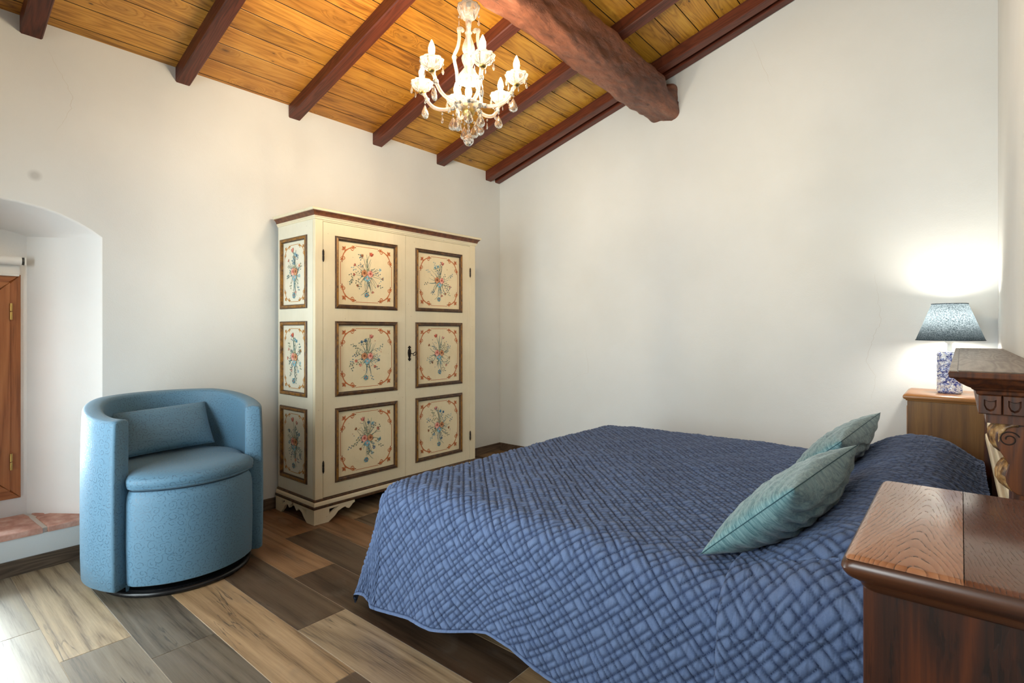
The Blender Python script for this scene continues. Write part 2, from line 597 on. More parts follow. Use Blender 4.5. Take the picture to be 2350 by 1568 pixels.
def mk_damask(name, lo, hi, rough=0.5):
    """tonal damask: every Voronoi cell holds a spiral tendril with leaves"""
    t = NT(name)
    uv = t.mapv(t.uv(), (1, 1, 0))
    w = t.n('VectorMath', {0: t.n('TexNoise', {'Vector': uv, 'Scale': 16.0, 'Detail': 2.0}).outputs['Color'], 1: (0.5, 0.5, 0.5)}, operation='SUBTRACT').outputs[0]
    w = t.n('VectorMath', {0: w, 'Scale': 0.018}, operation='SCALE').outputs[0]
    p = t.n('VectorMath', {0: uv, 1: w}, operation='ADD').outputs[0]
    vo = t.n('TexVoronoi', {'Vector': p, 'Scale': 25.0, 'Randomness': 0.8}, voronoi_dimensions='2D')
    d = t.n('VectorMath', {0: p, 1: vo.outputs['Position']}, operation='SUBTRACT').outputs[0]
    xyz = t.n('SeparateXYZ', {0: d})
    ang = t.math('ARCTAN2', xyz.outputs[1], xyz.outputs[0])
    r = t.n('VectorMath', {0: d}, operation='LENGTH').outputs['Value']
    side = t.n('SeparateColor', {0: vo.outputs['Color']})
    sgn = t.math('SUBTRACT', t.math('MULTIPLY', t.math('GREATER_THAN', side.outputs[0], 0.5), 2.0), 1.0)
    ph = t.math('ADD', t.math('MULTIPLY', ang, sgn), t.math('MULTIPLY', r, 480.0))
    ph = t.math('ADD', ph, t.math('MULTIPLY', side.outputs[1], 6.28))
    arm = t.rng(t.math('SINE', ph), 0.5, 0.9)
    lf = t.noise(p, 95, 2, 0.5)
    arm = t.math('MULTIPLY', arm, t.rng(lf, 0.40, 0.52))
    msk = t.math('MULTIPLY', t.rng(r, 0.018, 0.027, 1.0, 0.0), t.rng(r, 0.002, 0.005))
    pat = t.math('MULTIPLY', arm, msk)
    leaf = t.math('MULTIPLY', t.rng(lf, 0.60, 0.66), t.rng(r, 0.016, 0.024))
    pat = t.math('MAXIMUM', pat, leaf)
    thr = t.noise(t.mapv(uv, (1, 1, 1)), 520, 2, 0.6)
    big = t.noise(uv, 5, 3)
    c = t.mix(pat, hi, lo)
    c = t.mix(t.rng(thr, 0.4, 0.75, 0, 0.18), c, tuple(min(1, x * 1.35) for x in hi[:3]))
    rg = t.math('SUBTRACT', rough + 0.12, t.math('MULTIPLY', pat, 0.30))
    t.set(color=c, rough=rg, spec=0.45, sheen=0.10, normal=t.bump(t.math('ADD', t.math('MULTIPLY', big, 3.0), t.math('ADD', thr, pat)), 0.12, 0.004))
    return t.m


M['damask'] = mk_damask('blue_damask', lin((66, 98, 120)), lin((88, 126, 150)))
M['black'] = plain('black_lacquer', lin((16, 16, 18)), 0.3)
M['white_plastic'] = plain('white_plastic', lin((232, 230, 224)), 0.4)
M['white_fabric'] = plain('white_blind', lin((235, 233, 228)), 0.8)
M['socket'] = plain('socket_grey', lin((165, 160, 150)), 0.5)


def mk_glass(name, mixw, tint=(1, 0.97, 0.92), white=(0.92, 0.89, 0.83)):
    t = NT(name)
    t.set(color=tint, rough=0.06, trans=1.0, ior=1.46)
    tr = t.n('BsdfTranslucent', {0: white + (1,)})
    df = t.n('BsdfDiffuse', {0: white + (1,)})
    a = t.n('MixShader', {0: 0.5, 1: df.outputs[0], 2: tr.outputs[0]})
    mx = t.n('MixShader', {0: mixw, 1: t.b.outputs[0], 2: a.outputs[0]})
    t.t.links.new(mx.outputs[0], t.out.inputs[0])
    return t.m


M['glass'] = mk_glass('chandelier_glass', 0.20)
M['crystal'] = mk_glass('crystal_drop', 0.10)


def mk_pane():
    t = NT('window_pane')
    tp = t.n('BsdfTransparent', {0: (0.94, 0.97, 0.96, 1)})
    gl = t.n('BsdfGlossy', {0: (1, 1, 1, 1), 1: 0.02})
    fr = t.n('Fresnel', {0: 1.45})
    mx = t.n('MixShader', {0: fr.outputs[0], 1: tp.outputs[0], 2: gl.outputs[0]})
    t.t.links.new(mx.outputs[0], t.out.inputs[0])
    return t.m


M['pane'] = mk_pane()


def mk_emit(name, col, s):
    t = NT(name)
    t.set(color=(0, 0, 0, 1), emit=col + (1,), estr=s, rough=0.3)
    return t.m


M['bulb'] = mk_emit('candle_bulb', (1.0, 0.78, 0.52), 330)
M['lamp_bulb'] = mk_emit('lamp_bulb', (1.0, 0.91, 0.78), 100)


def mk_shade():
    t = NT('lampshade_linen')
    v = t.obj()
    n = t.noise(v, 190, 3, 0.7)
    c = t.mix(t.rng(n, 0.35, 0.7), lin((38, 52, 64)), lin((98, 114, 124)))
    d = t.n('BsdfDiffuse', {0: c})
    tr = t.n('BsdfTranslucent', {0: t.mix(t.rng(n, 0.35, 0.7), lin((98, 108, 114)), lin((184, 194, 200)))})
    mx = t.n('MixShader', {0: 0.5, 1: d.outputs[0], 2: tr.outputs[0]})
    t.t.links.new(mx.outputs[0], t.out.inputs[0])
    return t.m


M['shade'] = mk_shade()
M['navy'] = plain('navy_trim', lin((36, 54, 70)), 0.8)


def mk_delft():
    t = NT('blue_white_ceramic')
    v = t.obj()
    n = t.noise(v, 95, 4, 0.6, 1.5)
    n2 = t.noise(v, 34, 3, 0.5, 0.8)
    f = t.math('ADD', t.math('MULTIPLY', n, 0.65), t.math('MULTIPLY', n2, 0.35))
    c = t.ramp(f, [(0.40, lin((40, 52, 128))), (0.47, lin((96, 110, 172))), (0.53, lin((214, 218, 226))), (0.62, lin((236, 236, 232)))])
    t.set(color=c, rough=0.2, normal=t.bump(f, 0.2, 0.004), coat=0.4)
    return t.m


M['delft'] = mk_delft()


def mk_terra():
    t = NT('terracotta')
    n = t.noise(t.obj(), 14, 5, 0.6)
    n2 = t.noise(t.obj(), 120, 3, 0.6)
    c = t.ramp(n, [(0.3, lin((172, 122, 104))), (0.5, lin((200, 152, 134))), (0.7, lin((218, 182, 166)))])
    c = t.mix(t.rng(n2, 0.6, 0.75, 0, 0.4), c, lin((220, 190, 170)))
    t.set(color=c, rough=0.75, normal=t.bump(n2, 0.2, 0.004))
    return t.m


M['terra'] = mk_terra()

# ------------------------------------------------------------------ room dimensions
XA, XC, YB, YF = -3.70, 0.166, 4.229, -0.60
SL = 0.292
PHI = math.atan(SL)


def roof(x):
    return 2.865 + SL * (x - XA)


def struct(o):
    o['kind'] = 'structure'
    return o


# ------------------------------------------------------------------ floor
g = G()
g.box(XA - 0.02, XC + 0.02, YF - 0.02, YB + 0.02, -0.06, -0.0015)
floor = struct(g.build('floor', M['grout']))
PW, PL = 0.2277, 1.348
seams = {-1: -2.955, 0: -2.60, 1: -2.36, 2: -3.05, 3: -2.118, 4: -2.577, 5: -3.11}
tints = {
    (-1, 0): (176, 168, 156), (-1, 1): (182, 176, 168), (0, 0): (196, 180, 158), (0, 1): (150, 142, 132),
    (1, 0): (128, 122, 114), (1, 1): (122, 114, 104), (2, 0): (110, 96, 82), (2, 1): (190, 164, 134),
    (3, 0): (104, 88, 74), (3, 1): (180, 162, 140), (4, 0): (158, 124, 94), (4, 1): (88, 70, 58), (4, 2): (160, 132, 104),
    (5, 0): (150, 116, 86), (5, 1): (94, 78, 66), (6, 0): (140, 108, 82), (6, 1): (104, 84, 68)}
pool = [(150, 126, 100), (104, 88, 74), (176, 154, 128), (124, 112, 100), (92, 76, 64)]
full = None
for k in range(-5, 17):
    y0 = 0.459 + PW * k
    y1 = min(y0 + PW, YB)
    y0 = max(y0, YF)
    if y1 - y0 < 0.02:
        continue
    s0 = seams.get(k, -3.7 + RND.random() * PL)
    while s0 > XA + 0.02:
        s0 -= PL
    xs = [XA]
    x = s0 + PL
    while x < XC - 0.03:
        xs.append(x)
        x += PL
    xs.append(XC)
    for i in range(len(xs) - 1):
        a, b = xs[i], xs[i + 1]
        gp = G()
        gx, gy = 0.0013, 0.0013
        L, W = b - a - 2 * gx, y1 - y0 - 2 * gy
        e = 0.0006
        gp.loft([rrect(0, L, 0, W, -0.0015), rrect(0, L, 0, W, -e), rrect(e, L - e, e, W - e, 0)], 0, False, True)
        o = gp.build('floor_plank', M['plank'], floor, loc=(0, 0, 0))
        o.location = (a + gx, y0 + gy, 0)
        i_rel = round((a - seams[k]) / PL + 0.51) if k in seams else i
        c = tints.get((k, i_rel)) or pool[RND.randrange(5)]
        o.color = lin((c[0], c[1] * .985, c[2] * .94))

# ------------------------------------------------------------------ ceiling: backing, boards, rafters
g = G()
xa, xb = XA - 0.45, XC + 0.1
g.loft([[(xa, YF - 0.1, roof(xa) + d), (xb, YF - 0.1, roof(xb) + d), (xb, YB + 0.1, roof(xb) + d), (xa, YB + 0.1, roof(xa) + d)] for d in (0.022, 0.08)])
ceiling = struct(g.build('ceiling', M['dark']))
raft = [(0.535, 0.09), (1.249, 0.082), (1.975, 0.088), (2.69, 0.094), (3.40, 0.10), (4.055, 0.085), (4.19, 0.07)]
rc = [-0.19] + [r[0] for r in raft]
bays = [(YF, -0.19)] + [(rc[i], rc[i + 1]) for i in range(len(rc) - 1)] + [(4.19, YB)]
offs = [0.03, 0.09, 0.06, -3.678 + 3.7, 0.11, 0.05, -3.605 + 3.7, 0.10, 0.0]
bt = [(236, 190, 120), (255, 222, 156), (255, 232, 176), (255, 226, 172), (240, 208, 138), (248, 226, 150), (240, 226, 140), (236, 216, 132), (230, 210, 140)]
bpitch = 0.1495
bw = bpitch / math.cos(PHI)
for bi, (ya, yb) in enumerate(bays):
    if bi == len(bays) - 1 or bi == len(bays) - 2:
        pass
    gp = G()
    W, L = bw - 0.0055, yb - ya - 0.004
    gp.loft([rrect(0, W, 0, L, 0.02), rrect(0, W, 0, L, 0.0012), rrect(0.001, W - 0.001, 0.001, L - 0.001, 0.0)], mats=[1, 0])
    first = None
    x = XA + offs[bi] - bpitch
    while x < XC:
        if first is None:
            o = first = fixn(gp.build('ceiling_board', [M['pine'], M['dark']], ceiling, loc=(0, 0, 0)))
        else:
            o = link_copy(first, ceiling)
        o.location = (x, ya + 0.002, roof(x))
        o.rotation_euler = (0, -PHI, 0)
        f = 0.82 + 0.3 * RND.random()
        c = lin(bt[bi])
        o.color = (min(1.2, c[0] * f), min(1.2, c[1] * f * (1.02 + 0.08 * RND.random())), c[2] * f * 0.95, 1)
        x += bpitch


def rafter(y, w, h=0.086, skew=0.0, drop=0.0):
    gp = G()
    L = (XC - XA + 0.05) / math.cos(PHI)
    n = 14
    P = []
    for i in range(n + 1):
        t = i / n
        x = L * t
        dy = 0.004 * math.sin(7 * t + y * 3) + skew * t
        hh = h + 0.003 * math.sin(11 * t + y * 5)
        c = 0.006
        P.append([(x, dy - w / 2, 0.001), (x, dy - w / 2, -hh + c), (x, dy - w / 2 + c, -hh), (x, dy + w / 2 - c, -hh), (x, dy + w / 2, -hh + c), (x, dy + w / 2, 0.001)])
    gp.loft(P)
    o = fixn(gp.build('rafter', M['rafter'], ceiling, smooth=30, loc=(0, 0, 0)))
    o.location = (XA - 0.03, y, roof(XA - 0.03) - drop)
    o.rotation_euler = (0, -PHI, 0)
    return o


rafter(-0.19, 0.09)
for i, (y, w) in enumerate(raft):
    rafter(y, w, 0.086 if i < 6 else 0.082, 0.0)

# ------------------------------------------------------------------ walls
# wall_left with arched window niche
YN0, YN1 = -0.35, 0.84
XN = -4.06
arch = [(0.84, 1.771), (0.79, 1.808), (0.733, 1.841), (0.66, 1.874), (0.588, 1.897), (0.50, 1.912), (0.421, 1.919), (0.30, 1.923), (0.19, 1.923),
        (0.069, 1.919), (-0.01, 1.912), (-0.098, 1.897), (-0.17, 1.874), (-0.243, 1.841), (-0.30, 1.808), (-0.35, 1.771)]
ZS = 0.185
g = G()
top = 3.0
g.box(XA - 0.5, XA, YN1, YB + 0.1, 0, 2.87)
g.box(XA - 0.5, XA, YF - 0.1, YN0, 0, 2.87)
g.box(XA - 0.5, XA, YN0, YN1, 0, ZS)
for (ya, za), (yb, zb) in zip(arch[:-1], arch[1:]):
    g.add([(XA, ya, za), (XA, yb, zb), (XA, yb, 2.87), (XA, ya, 2.87)], [(0, 1, 2, 3)])
wl = g
# reveal of the niche
front = [(YN1, ZS)] + arch + [(YN0, ZS)]


def back(p):
    y, z = p
    yy = 0.245 + (y - 0.245) * 0.55
    zz = ZS if z <= ZS else 1.80 + (z - 1.85) * 0.25
    return (yy, zz)


cx, cz = 0.245, 1.0
ringsN = []
for d, gw in ((0.0, 0.0), (-0.004, -0.005), (-0.014, -0.009)):
    ringsN.append([(XA + d, y + (gw if y > cx else -gw), z + (gw if z > 1.5 else 0)) for y, z in front])
bk = [back(p) for p in front]
for t in (0.35, 0.7, 1.0):
    ringsN.append([(XA - 0.014 + (XN - XA + 0.014) * t, a[1] * (1 - t) + b[0] * t, a[2] * (1 - t) + b[1] * t) for a, b in zip(ringsN[2], bk)])
P = np.array(ringsN)
gN = G()
gN.grid(P, 0)
gB = G()
WY0, WY1, WZ0, WZ1 = -0.055, 0.545, 0.312, 1.56
ys = sorted(set([p[0] for p in bk]))
pts = bk
inner = []
for y, z in pts:  # back wall round the window: ring from niche outline to the window rectangle
    inner.append((min(max(y, WY0), WY1), min(max(z, WZ0), WZ1)))
ring0 = [(XN, y, z) for y, z in pts]
# simple: four boxes of plaster round the frame
gB.box(XN - 0.1, XN, -0.6, WY0, ZS, 2.0)
gB.box(XN - 0.1, XN, WY1, 0.9, ZS, 2.0)
gB.box(XN - 0.1, XN, WY0, WY1, ZS, WZ0)
gB.box(XN - 0.1, XN, WY0, WY1, WZ1, 2.0)
wall_left = struct(wl.build('wall_left', M['plaster_left']))
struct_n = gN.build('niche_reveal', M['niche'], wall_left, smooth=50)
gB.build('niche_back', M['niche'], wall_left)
# terracotta sill tiles
gm = G()
gm.box(XN, XA - 0.012, YN0 - 0.02, YN1 + 0.02, ZS - 0.005, 0.207)
gm.build('sill_mortar', M['mortar'], wall_left)


def tile(poly):
    gt = G()
    rr = []
    for z, ins in ((ZS + 0.0005, 0.0), (0.209, 0.0), (0.2145, 0.004), (0.216, 0.010)):
        cx_ = sum(p[0] for p in poly) / len(poly)
        cy_ = sum(p[1] for p in poly) / len(poly)
        rr.append([(x + (cx_ - x) / abs(cx_ - x + 1e-6) * min(ins, abs(cx_ - x)), y + (cy_ - y) / (abs(cy_ - y) + 1e-6) * min(ins, abs(cy_ - y)), z) for x, y in poly])
    gt.loft(rr)
    fixn(gt.build('tile', M['terra'], wall_left, smooth=40))


xf = XA + 0.006
tile([(xf, 0.606), (xf, 0.72), (xf - 0.004, 0.80), (xf - 0.012, 0.836), (-3.80, 0.80), (-3.90, 0.752), (-3.95, 0.70), (-3.962, 0.62), (-3.95, 0.594)])
tile([(xf - 0.006, 0.325), (xf, 0.35), (xf + 0.002, 0.50), (xf, 0.584), (-3.80, 0.578), (-3.965, 0.570), (-3.972, 0.40), (-3.965, 0.318)])
tile([(xf, 0.045), (xf, 0.18), (xf, 0.305), (-3.97, 0.298), (-3.97, 0.03)])
tile([(xf, -0.235), (xf, -0.10), (xf, 0.025), (-3.97, 0.01), (-3.90, -0.20)])
tile([(-3.98, 0.33), (-3.98, 0.572), (-4.055, 0.560), (-4.055, 0.33)])
tile([(-3.98, 0.05), (-3.98, 0.31), (-4.055, 0.31), (-4.055, 0.05)])
tile([(-3.975, 0.60), (-3.972, 0.69), (-4.0, 0.655), (-4.055, 0.625), (-4.055, 0.585)])

# wall_back
g = G()
g.add([(XA, YB, 0), (XC, YB, 0), (XC, YB, roof(XC) + 0.02), (XA, YB, roof(XA) + 0.02)], [(0, 1, 2, 3)])
g.add([(XA, YB + 0.1, 0), (XC, YB + 0.1, 0), (XC, YB + 0.1, roof(XC)), (XA, YB + 0.1, roof(XA))], [(3, 2, 1, 0)])
wall_back = struct(g.build('wall_back', M['plaster']))
# wall_right
g = G()
g.box(XC, XC + 0.1, YF - 0.1, YB + 0.1, 0, roof(XC) + 0.02)
wall_right = struct(g.build('wall_right', M['plaster']))
# wall_front with openings for the added door and window
g = G()
DX0, DX1, DZ = -3.25, -1.85, 2.16
QX0, QX1, QZ0, QZ1 = -1.27, -0.23, 1.18, 2.32


def fw(x0, x1, z0, z1):
    g.box(x0, x1, YF - 0.1, YF, z0, z1)


fw(XA, DX0, 0, roof(XA)); fw(DX0, DX1, DZ, roof(DX0)); fw(DX1, QX0, 0, roof(DX1)); fw(QX0, QX1, 0, QZ0)
fw(QX0, QX1, QZ1, roof(QX0)); fw(QX1, XC, 0, roof(QX1))
for a, b in ((XA, DX0), (DX0, DX1), (DX1, QX0), (QX0, QX1), (QX1, XC)):
    g.loft([[(a, y, roof(a)), (b, y, roof(b) + 0.02), (b, y, roof(a) - 0.01), (a, y, roof(a) - 0.02)] for y in (YF - 0.1, YF)])
wall_front = struct(g.build('wall_front', M['plaster']))
# cracks in the plaster


def crack(pts, parent, w=0.0011, axis='y'):
    gc = G()
    fine = []
    for a, b in zip(pts[:-1], pts[1:]):
        for k in range(6):
            t = k / 6
            fine.append((a[0] + (b[0] - a[0]) * t + RND.uniform(-.006, .006), a[1] + (b[1] - a[1]) * t))
    fine.append(pts[-1])
    L = []
    for i, (u, v) in enumerate(fine):
        ww = w * (0.35 + 0.65 * math.sin(PI * i / (len(fine) - 1)))
        for s in (-1, 1):
            L.append((u + s * ww / 2, YB - 0.0006, v) if axis == 'y' else (XA + 0.0006, u + s * ww / 2, v))
    gc.add(L, [(2 * i, 2 * i + 1, 2 * i + 3, 2 * i + 2) for i in range(len(fine) - 1)])
    gc.build('crack', M['crack'], parent)


crack([(-0.43, 1.62), (-0.415, 1.45), (-0.40, 1.30), (-0.44, 1.22), (-0.45, 1.16), (-0.48, 1.04), (-0.43, 0.95), (-0.45, 0.80)], wall_back)
crack([(-2.66, 1.10), (-2.63, 0.98), (-2.62, 0.86), (-2.72, 0.83), (-2.86, 0.74)], wall_back)
crack([(-1.20, 3.43), (-1.12, 3.20), (-1.06, 3.03)], wall_back)
crack([(0.60, 2.74), (0.66, 2.62), (0.705, 2.52), (0.70, 2.44), (0.64, 2.31)], wall_left, axis='x')

# baseboards
g = G()
y = YF
while y < YB - 0.02:
    y2 = min(y + 0.9, YB)
    g.box(XA, XA + 0.010, y + 0.001, y2 - 0.001, 0.0, 0.078)
    y = y2
struct(g.build('baseboard_left', M['base_tile'], bev=0.001))
g = G()
x = XA + 0.01
while x < XC - 0.02:
    x2 = min(x + 0.9, XC)
    g.box(x + 0.001, x2 - 0.001, YB - 0.010, YB, 0.0, 0.078)
    x = x2
struct(g.build('baseboard_back', M['base_tile'], bev=0.001))

# window_1 in the niche
win = bpy.data.objects.new('window_1', None)
COL.objects.link(win)
struct(win)
ORG['window_1'] = Vector()
FX0, FX1 = XN - 0.06, XN + 0.012
fwid = 0.055


def bar_mitre(gg, y0, y1, z0, z1, w, x0, x1, side, chamf=0.008):
    """one member of a mitred frame; side in l r t b"""
    o = {'l': [(y0, z0), (y0, z1), (y0 + w, z1 - w), (y0 + w, z0 + w)],
         'r': [(y1, z1), (y1, z0), (y1 - w, z0 + w), (y1 - w, z1 - w)],
         't': [(y0, z1), (y1, z1), (y1 - w, z1 - w), (y0 + w, z1 - w)],
         'b': [(y1, z0), (y0, z0), (y0 + w, z0 + w), (y1 - w, z0 + w)]}[side]
    cy = sum(p[0] for p in o) / 4
    cz_ = sum(p[1] for p in o) / 4
    i = [(p[0] + (cy - p[0]) * min(1, 0.0), p[1]) for p in o]
    # chamfer the inner edge
    oi = {'l': (-chamf, 0), 'r': (chamf, 0), 't': (0, chamf), 'b': (0, -chamf)}[side]
    top_ = [o[0], o[1], (o[2][0] + oi[0], o[2][1] + oi[1]), (o[3][0] + oi[0], o[3][1] + oi[1])]
    gg.loft([[(x0, a, b) for a, b in o], [(x1 - chamf, a, b) for a, b in o], [(x1, a, b) for a, b in top_]])


def framed(parent, name_v, name_h, y0, y1, z0, z1, w, x0, x1):
    for sd in 'lrtb':
        gg = G()
        bar_mitre(gg, y0, y1, z0, z1, w, x0, x1, sd)
        fixn(gg.build(name_v if sd in 'lr' else name_h, M['frame_wood'] if sd in 'lr' else M['frame_wood_h'], parent, bev=0.0015))


framed(win, 'frame_stile', 'frame_rail', WY0, WY1, WZ0, WZ1, fwid, FX0, FX1)
ym = (WY0 + WY1) / 2
for a, b, hy in ((WY0 + fwid - 0.012, ym, WY0 + fwid - 0.014), (ym, WY1 - fwid + 0.012, WY1 - fwid + 0.014)):
    framed(win, 'sash_stile', 'sash_rail', a + 0.002, b - 0.002, WZ0 + fwid - 0.010, WZ1 - fwid + 0.010, 0.075, XN - 0.04, XN + 0.020)
    gp = G()
    gp.box(XN - 0.02, XN - 0.014, a + 0.07, b - 0.07, WZ0 + 0.115, WZ1 - 0.115)
    gp.build('pane', M['pane'], win)
    for hz in (0.52, 1.354):
        gh = G()
        gh.lathe([(0.0, 0), (0.0062, 0.001), (0.0062, 0.044), (0.0, 0.045)], (XN + 0.024, hy, hz - 0.047), 12)
        gh.lathe([(0.0, 0), (0.0062, 0.001), (0.0062, 0.044), (0.0, 0.045)], (XN + 0.024, hy, hz + 0.001), 12)
        gh.build('hinge', M['brass'], win, smooth=40)

# roller blind
rb = thing('roller_blind', 'white roller blind rolled up above the wooden window in the wall niche', 'blind', (XN + 0.035, 0.245, 1.6))


def tube_y(gg, x, z, y0, y1, r, seg=24, m=0):
    gg.loft([[(x + r * math.cos(2 * PI * k / seg), yy, z + r * math.sin(2 * PI * k / seg)) for k in range(seg)] for yy in (y0, y1)], m)


g = G(); tube_y(g, XN + 0.045, 1.634, -0.045, 0.543, 0.024); fixn(g.build('fabric_roll', M['white_fabric'], rb, smooth=40))
g = G(); g.box(XN + 0.0215, XN + 0.0235, -0.04, 0.538, 1.562, 1.634); g.build('blind_fabric', M['white_fabric'], rb)
g = G(); g.box(XN + 0.019, XN + 0.027, -0.04, 0.538, 1.550, 1.566); g.build('bottom_bar', M['white_plastic'], rb, bev=0.003)
for ya, yb in ((0.546, 0.554), (-0.056, -0.048)):
    g = G(); tube_y(g, XN + 0.045, 1.634, ya - 0.003, yb, 0.021); fixn(g.build('ratchet', M['steel'], rb, smooth=40))
    g = G(); g.loft([rrect(XN + 0.0215, XN + 0.069, 1.610, 1.658, yy, 0.008, 3) for yy in ((yb, yb + 0.006) if ya > 0 else (ya - 0.009, ya - 0.003))])
    g.v = [(x, z, y) for x, y, z in g.v]
    fixn(g.build('end_cap', M['white_plastic'], rb))
# door and window added behind the camera to let fill light in
for nm, x0, x1, z0, z1 in (('fill_door', DX0, DX1, 0.0, DZ), ('fill_window', QX0, QX1, QZ0, QZ1)):
    d = bpy.data.objects.new(nm, None)
    COL.objects.link(d)
    struct(d)
    ORG[nm] = Vector()
    xm = (x0 + x1) / 2
    for (a, b) in ((x0, xm), (xm, x1)):
        g = G()
        w = 0.07
        g.box(a, a + w, YF - 0.08, YF - 0.03, z0, z1); g.box(b - w, b, YF - 0.08, YF - 0.03, z0, z1)
        g.box(a + w, b - w, YF - 0.08, YF - 0.03, z0, z0 + w); g.box(a + w, b - w, YF - 0.08, YF - 0.03, z1 - w, z1)
        g.build('sash_frame', M['frame_wood'], d, bev=0.004)
        g = G(); g.box(a + w, b - w, YF - 0.058, YF - 0.052, z0 + w, z1 - w); g.build('pane', M['pane'], d)

# ------------------------------------------------------------------ main roof beam
rng = np.random.default_rng(5)


def vnoise(n, seed):
    r = np.random.default_rng(seed)
    return r.random(n)


def sines(u, v, seed, k=9, fu=(1, 6), fv=(1, 4)):
    r = np.random.default_rng(seed)
    out = np.zeros(np.broadcast(u, v).shape)
    for _ in range(k):
        a, b, p = r.uniform(*fu) * r.choice([-1, 1]), r.uniform(*fv) * r.choice([-1, 1]), r.uniform(0, 6.28)
        out = out + np.sin(a * u + b * v + p)
    return out / math.sqrt(k)


nu, nv = 260, 64
uu = np.linspace(0, 1, nu)[:, None]
tt = np.linspace(0, 2 * PI, nv, endpoint=False)[None, :]
yy = YF + (YB - YF) * uu
ct, st = np.cos(tt), np.sin(tt)
p = 6.0
rad = (np.abs(ct) ** p + np.abs(st) ** p) ** (-1 / p)
hw = 0.112 + 0.008 * np.sin(yy * 1.7 + 1)
hh = 0.148 + 0.010 * np.sin(yy * 1.3)
nz = sines(yy * 2.2, tt * 1.0, 3, 10, (1, 5), (1, 3)) * 0.0055 + sines(yy * 9, np.sin(tt) * 3 + ct * 4, 8, 10, (1, 4), (1, 3)) * 0.0036 + sines(yy * 30, np.sin(tt) * 9 + ct * 8, 12, 10, (1, 3), (1, 3)) * 0.0012
# a hollow and notch near the wall on the upper right edge
notch = np.exp(-((yy - 4.10) / 0.06) ** 2) * np.exp(-((tt - 0.85) / 0.5) ** 2) * 0.05
rr = rad * (1 + 0 * uu)
bx = -1.885 + 0.010 * np.sin(yy * 1.1 + 0.6) + (hw + nz) * rr * ct - notch * ct
bz = 3.130 + 0.012 * np.sin(yy * 0.9) + (hh + nz) * rr * st - notch * st
bz = np.minimum(bz, roof(bx) - 0.092)
g = G()
B = np.stack([bx, yy + 0 * bx, bz], -1)
g.grid(B, 0, False, True, True)
n0 = len(g.v)
g.f.append(tuple(range(nv))); g.m.append(0)
g.f.append(tuple(reversed(range((nu - 1) * nv, nu * nv)))); g.m.append(0)
beam = g.build('roof_beam', M['beam'], smooth=180)
tag(beam, 'thick rough-hewn reddish brown log beam carrying the rafters under the sloping ceiling', 'beam')

# ------------------------------------------------------------------ wardrobe
W = thing('wardrobe', 'cream painted two-door wardrobe with floral panels standing against the white wall', 'wardrobe', (-3.42, 2.575, 0))
X0, X1, Y0, Y1 = -3.665, -3.18, 1.835, 3.315
ZB, ZT = 0.155, 1.972
g = G()
g.box(X0, X1 - 0.03, Y0 + 0.022, Y1 - 0.02, ZB, ZT)
g.box(X1 - 0.03, X1, Y0, Y0 + 0.055, ZB, ZT)
g.box(X1 - 0.03, X1, Y1 - 0.062, Y1, ZB, ZT)
g.box(X1 - 0.03, X1, Y0 + 0.055, Y1 - 0.062, 1.958, ZT)
g.box(X0, X1 - 0.03, Y1 - 0.02, Y1, ZB, ZT)
g.build('carcass', M['cream'], W, bev=0.002)


def sweep3(name, prof, mats, mi, parent):
    """profile (offset, z) swept round left, front and right of the wardrobe"""
    gg = G()
    n = len(prof)
    L = []
    for o, z in prof:
        L.append([(X0, Y0 - o, z), (X1 + o, Y0 - o, z), (X1 + o, Y1 + o, z), (X0, Y1 + o, z)])
    b = 0
    for row in L:
        gg.v.extend(row)
    for k in range(n - 1):
        for i in range(3):
            gg.f.append((k * 4 + i, k * 4 + i + 1, (k + 1) * 4 + i + 1, (k + 1) * 4 + i)); gg.m.append(mi[k])
        gg.f.append((k * 4 + 3, k * 4 + 0, (k + 1) * 4 + 0, (k + 1) * 4 + 3)); gg.m.append(mi[k])
    gg.f.append((3, 2, 1, 0)); gg.m.append(mi[0])
    e = (n - 1) * 4
    gg.f.append((e, e + 1, e + 2, e + 3)); gg.m.append(mi[-1])
    return fixn(gg.build(name, mats, parent, bev=0))


sweep3('cornice', [(0.0, 1.968), (0.005, 1.968), (0.007, 1.979), (0.012, 1.983), (0.014, 1.988), (0.016, 1.998), (0.022, 2.008), (0.030, 2.014), (0.031, 2.018), (0.036, 2.020), (0.038, 2.030), (0.041, 2.034), (0.030, 2.036)],
       [M['cream'], M['cove']], [0, 0, 0, 0, 1, 1, 1, 1, 0, 0, 0, 0], W)
sweep3('plinth', [(0.020, 0.100), (0.021, 0.103), (0.0225, 0.110), (0.021, 0.116), (0.017, 0.118), (0.016, 0.132), (0.013, 0.140), (0.010, 0.143), (0.010, 0.150), (0.004, 0.156), (0.0, 0.157)],
       [M['cream'], M['gilt_dark']], [1, 1, 1, 1, 0, 0, 0, 1, 1, 1], W)
# bracket feet cut from board, each with a pierced slot
FO = 0.018


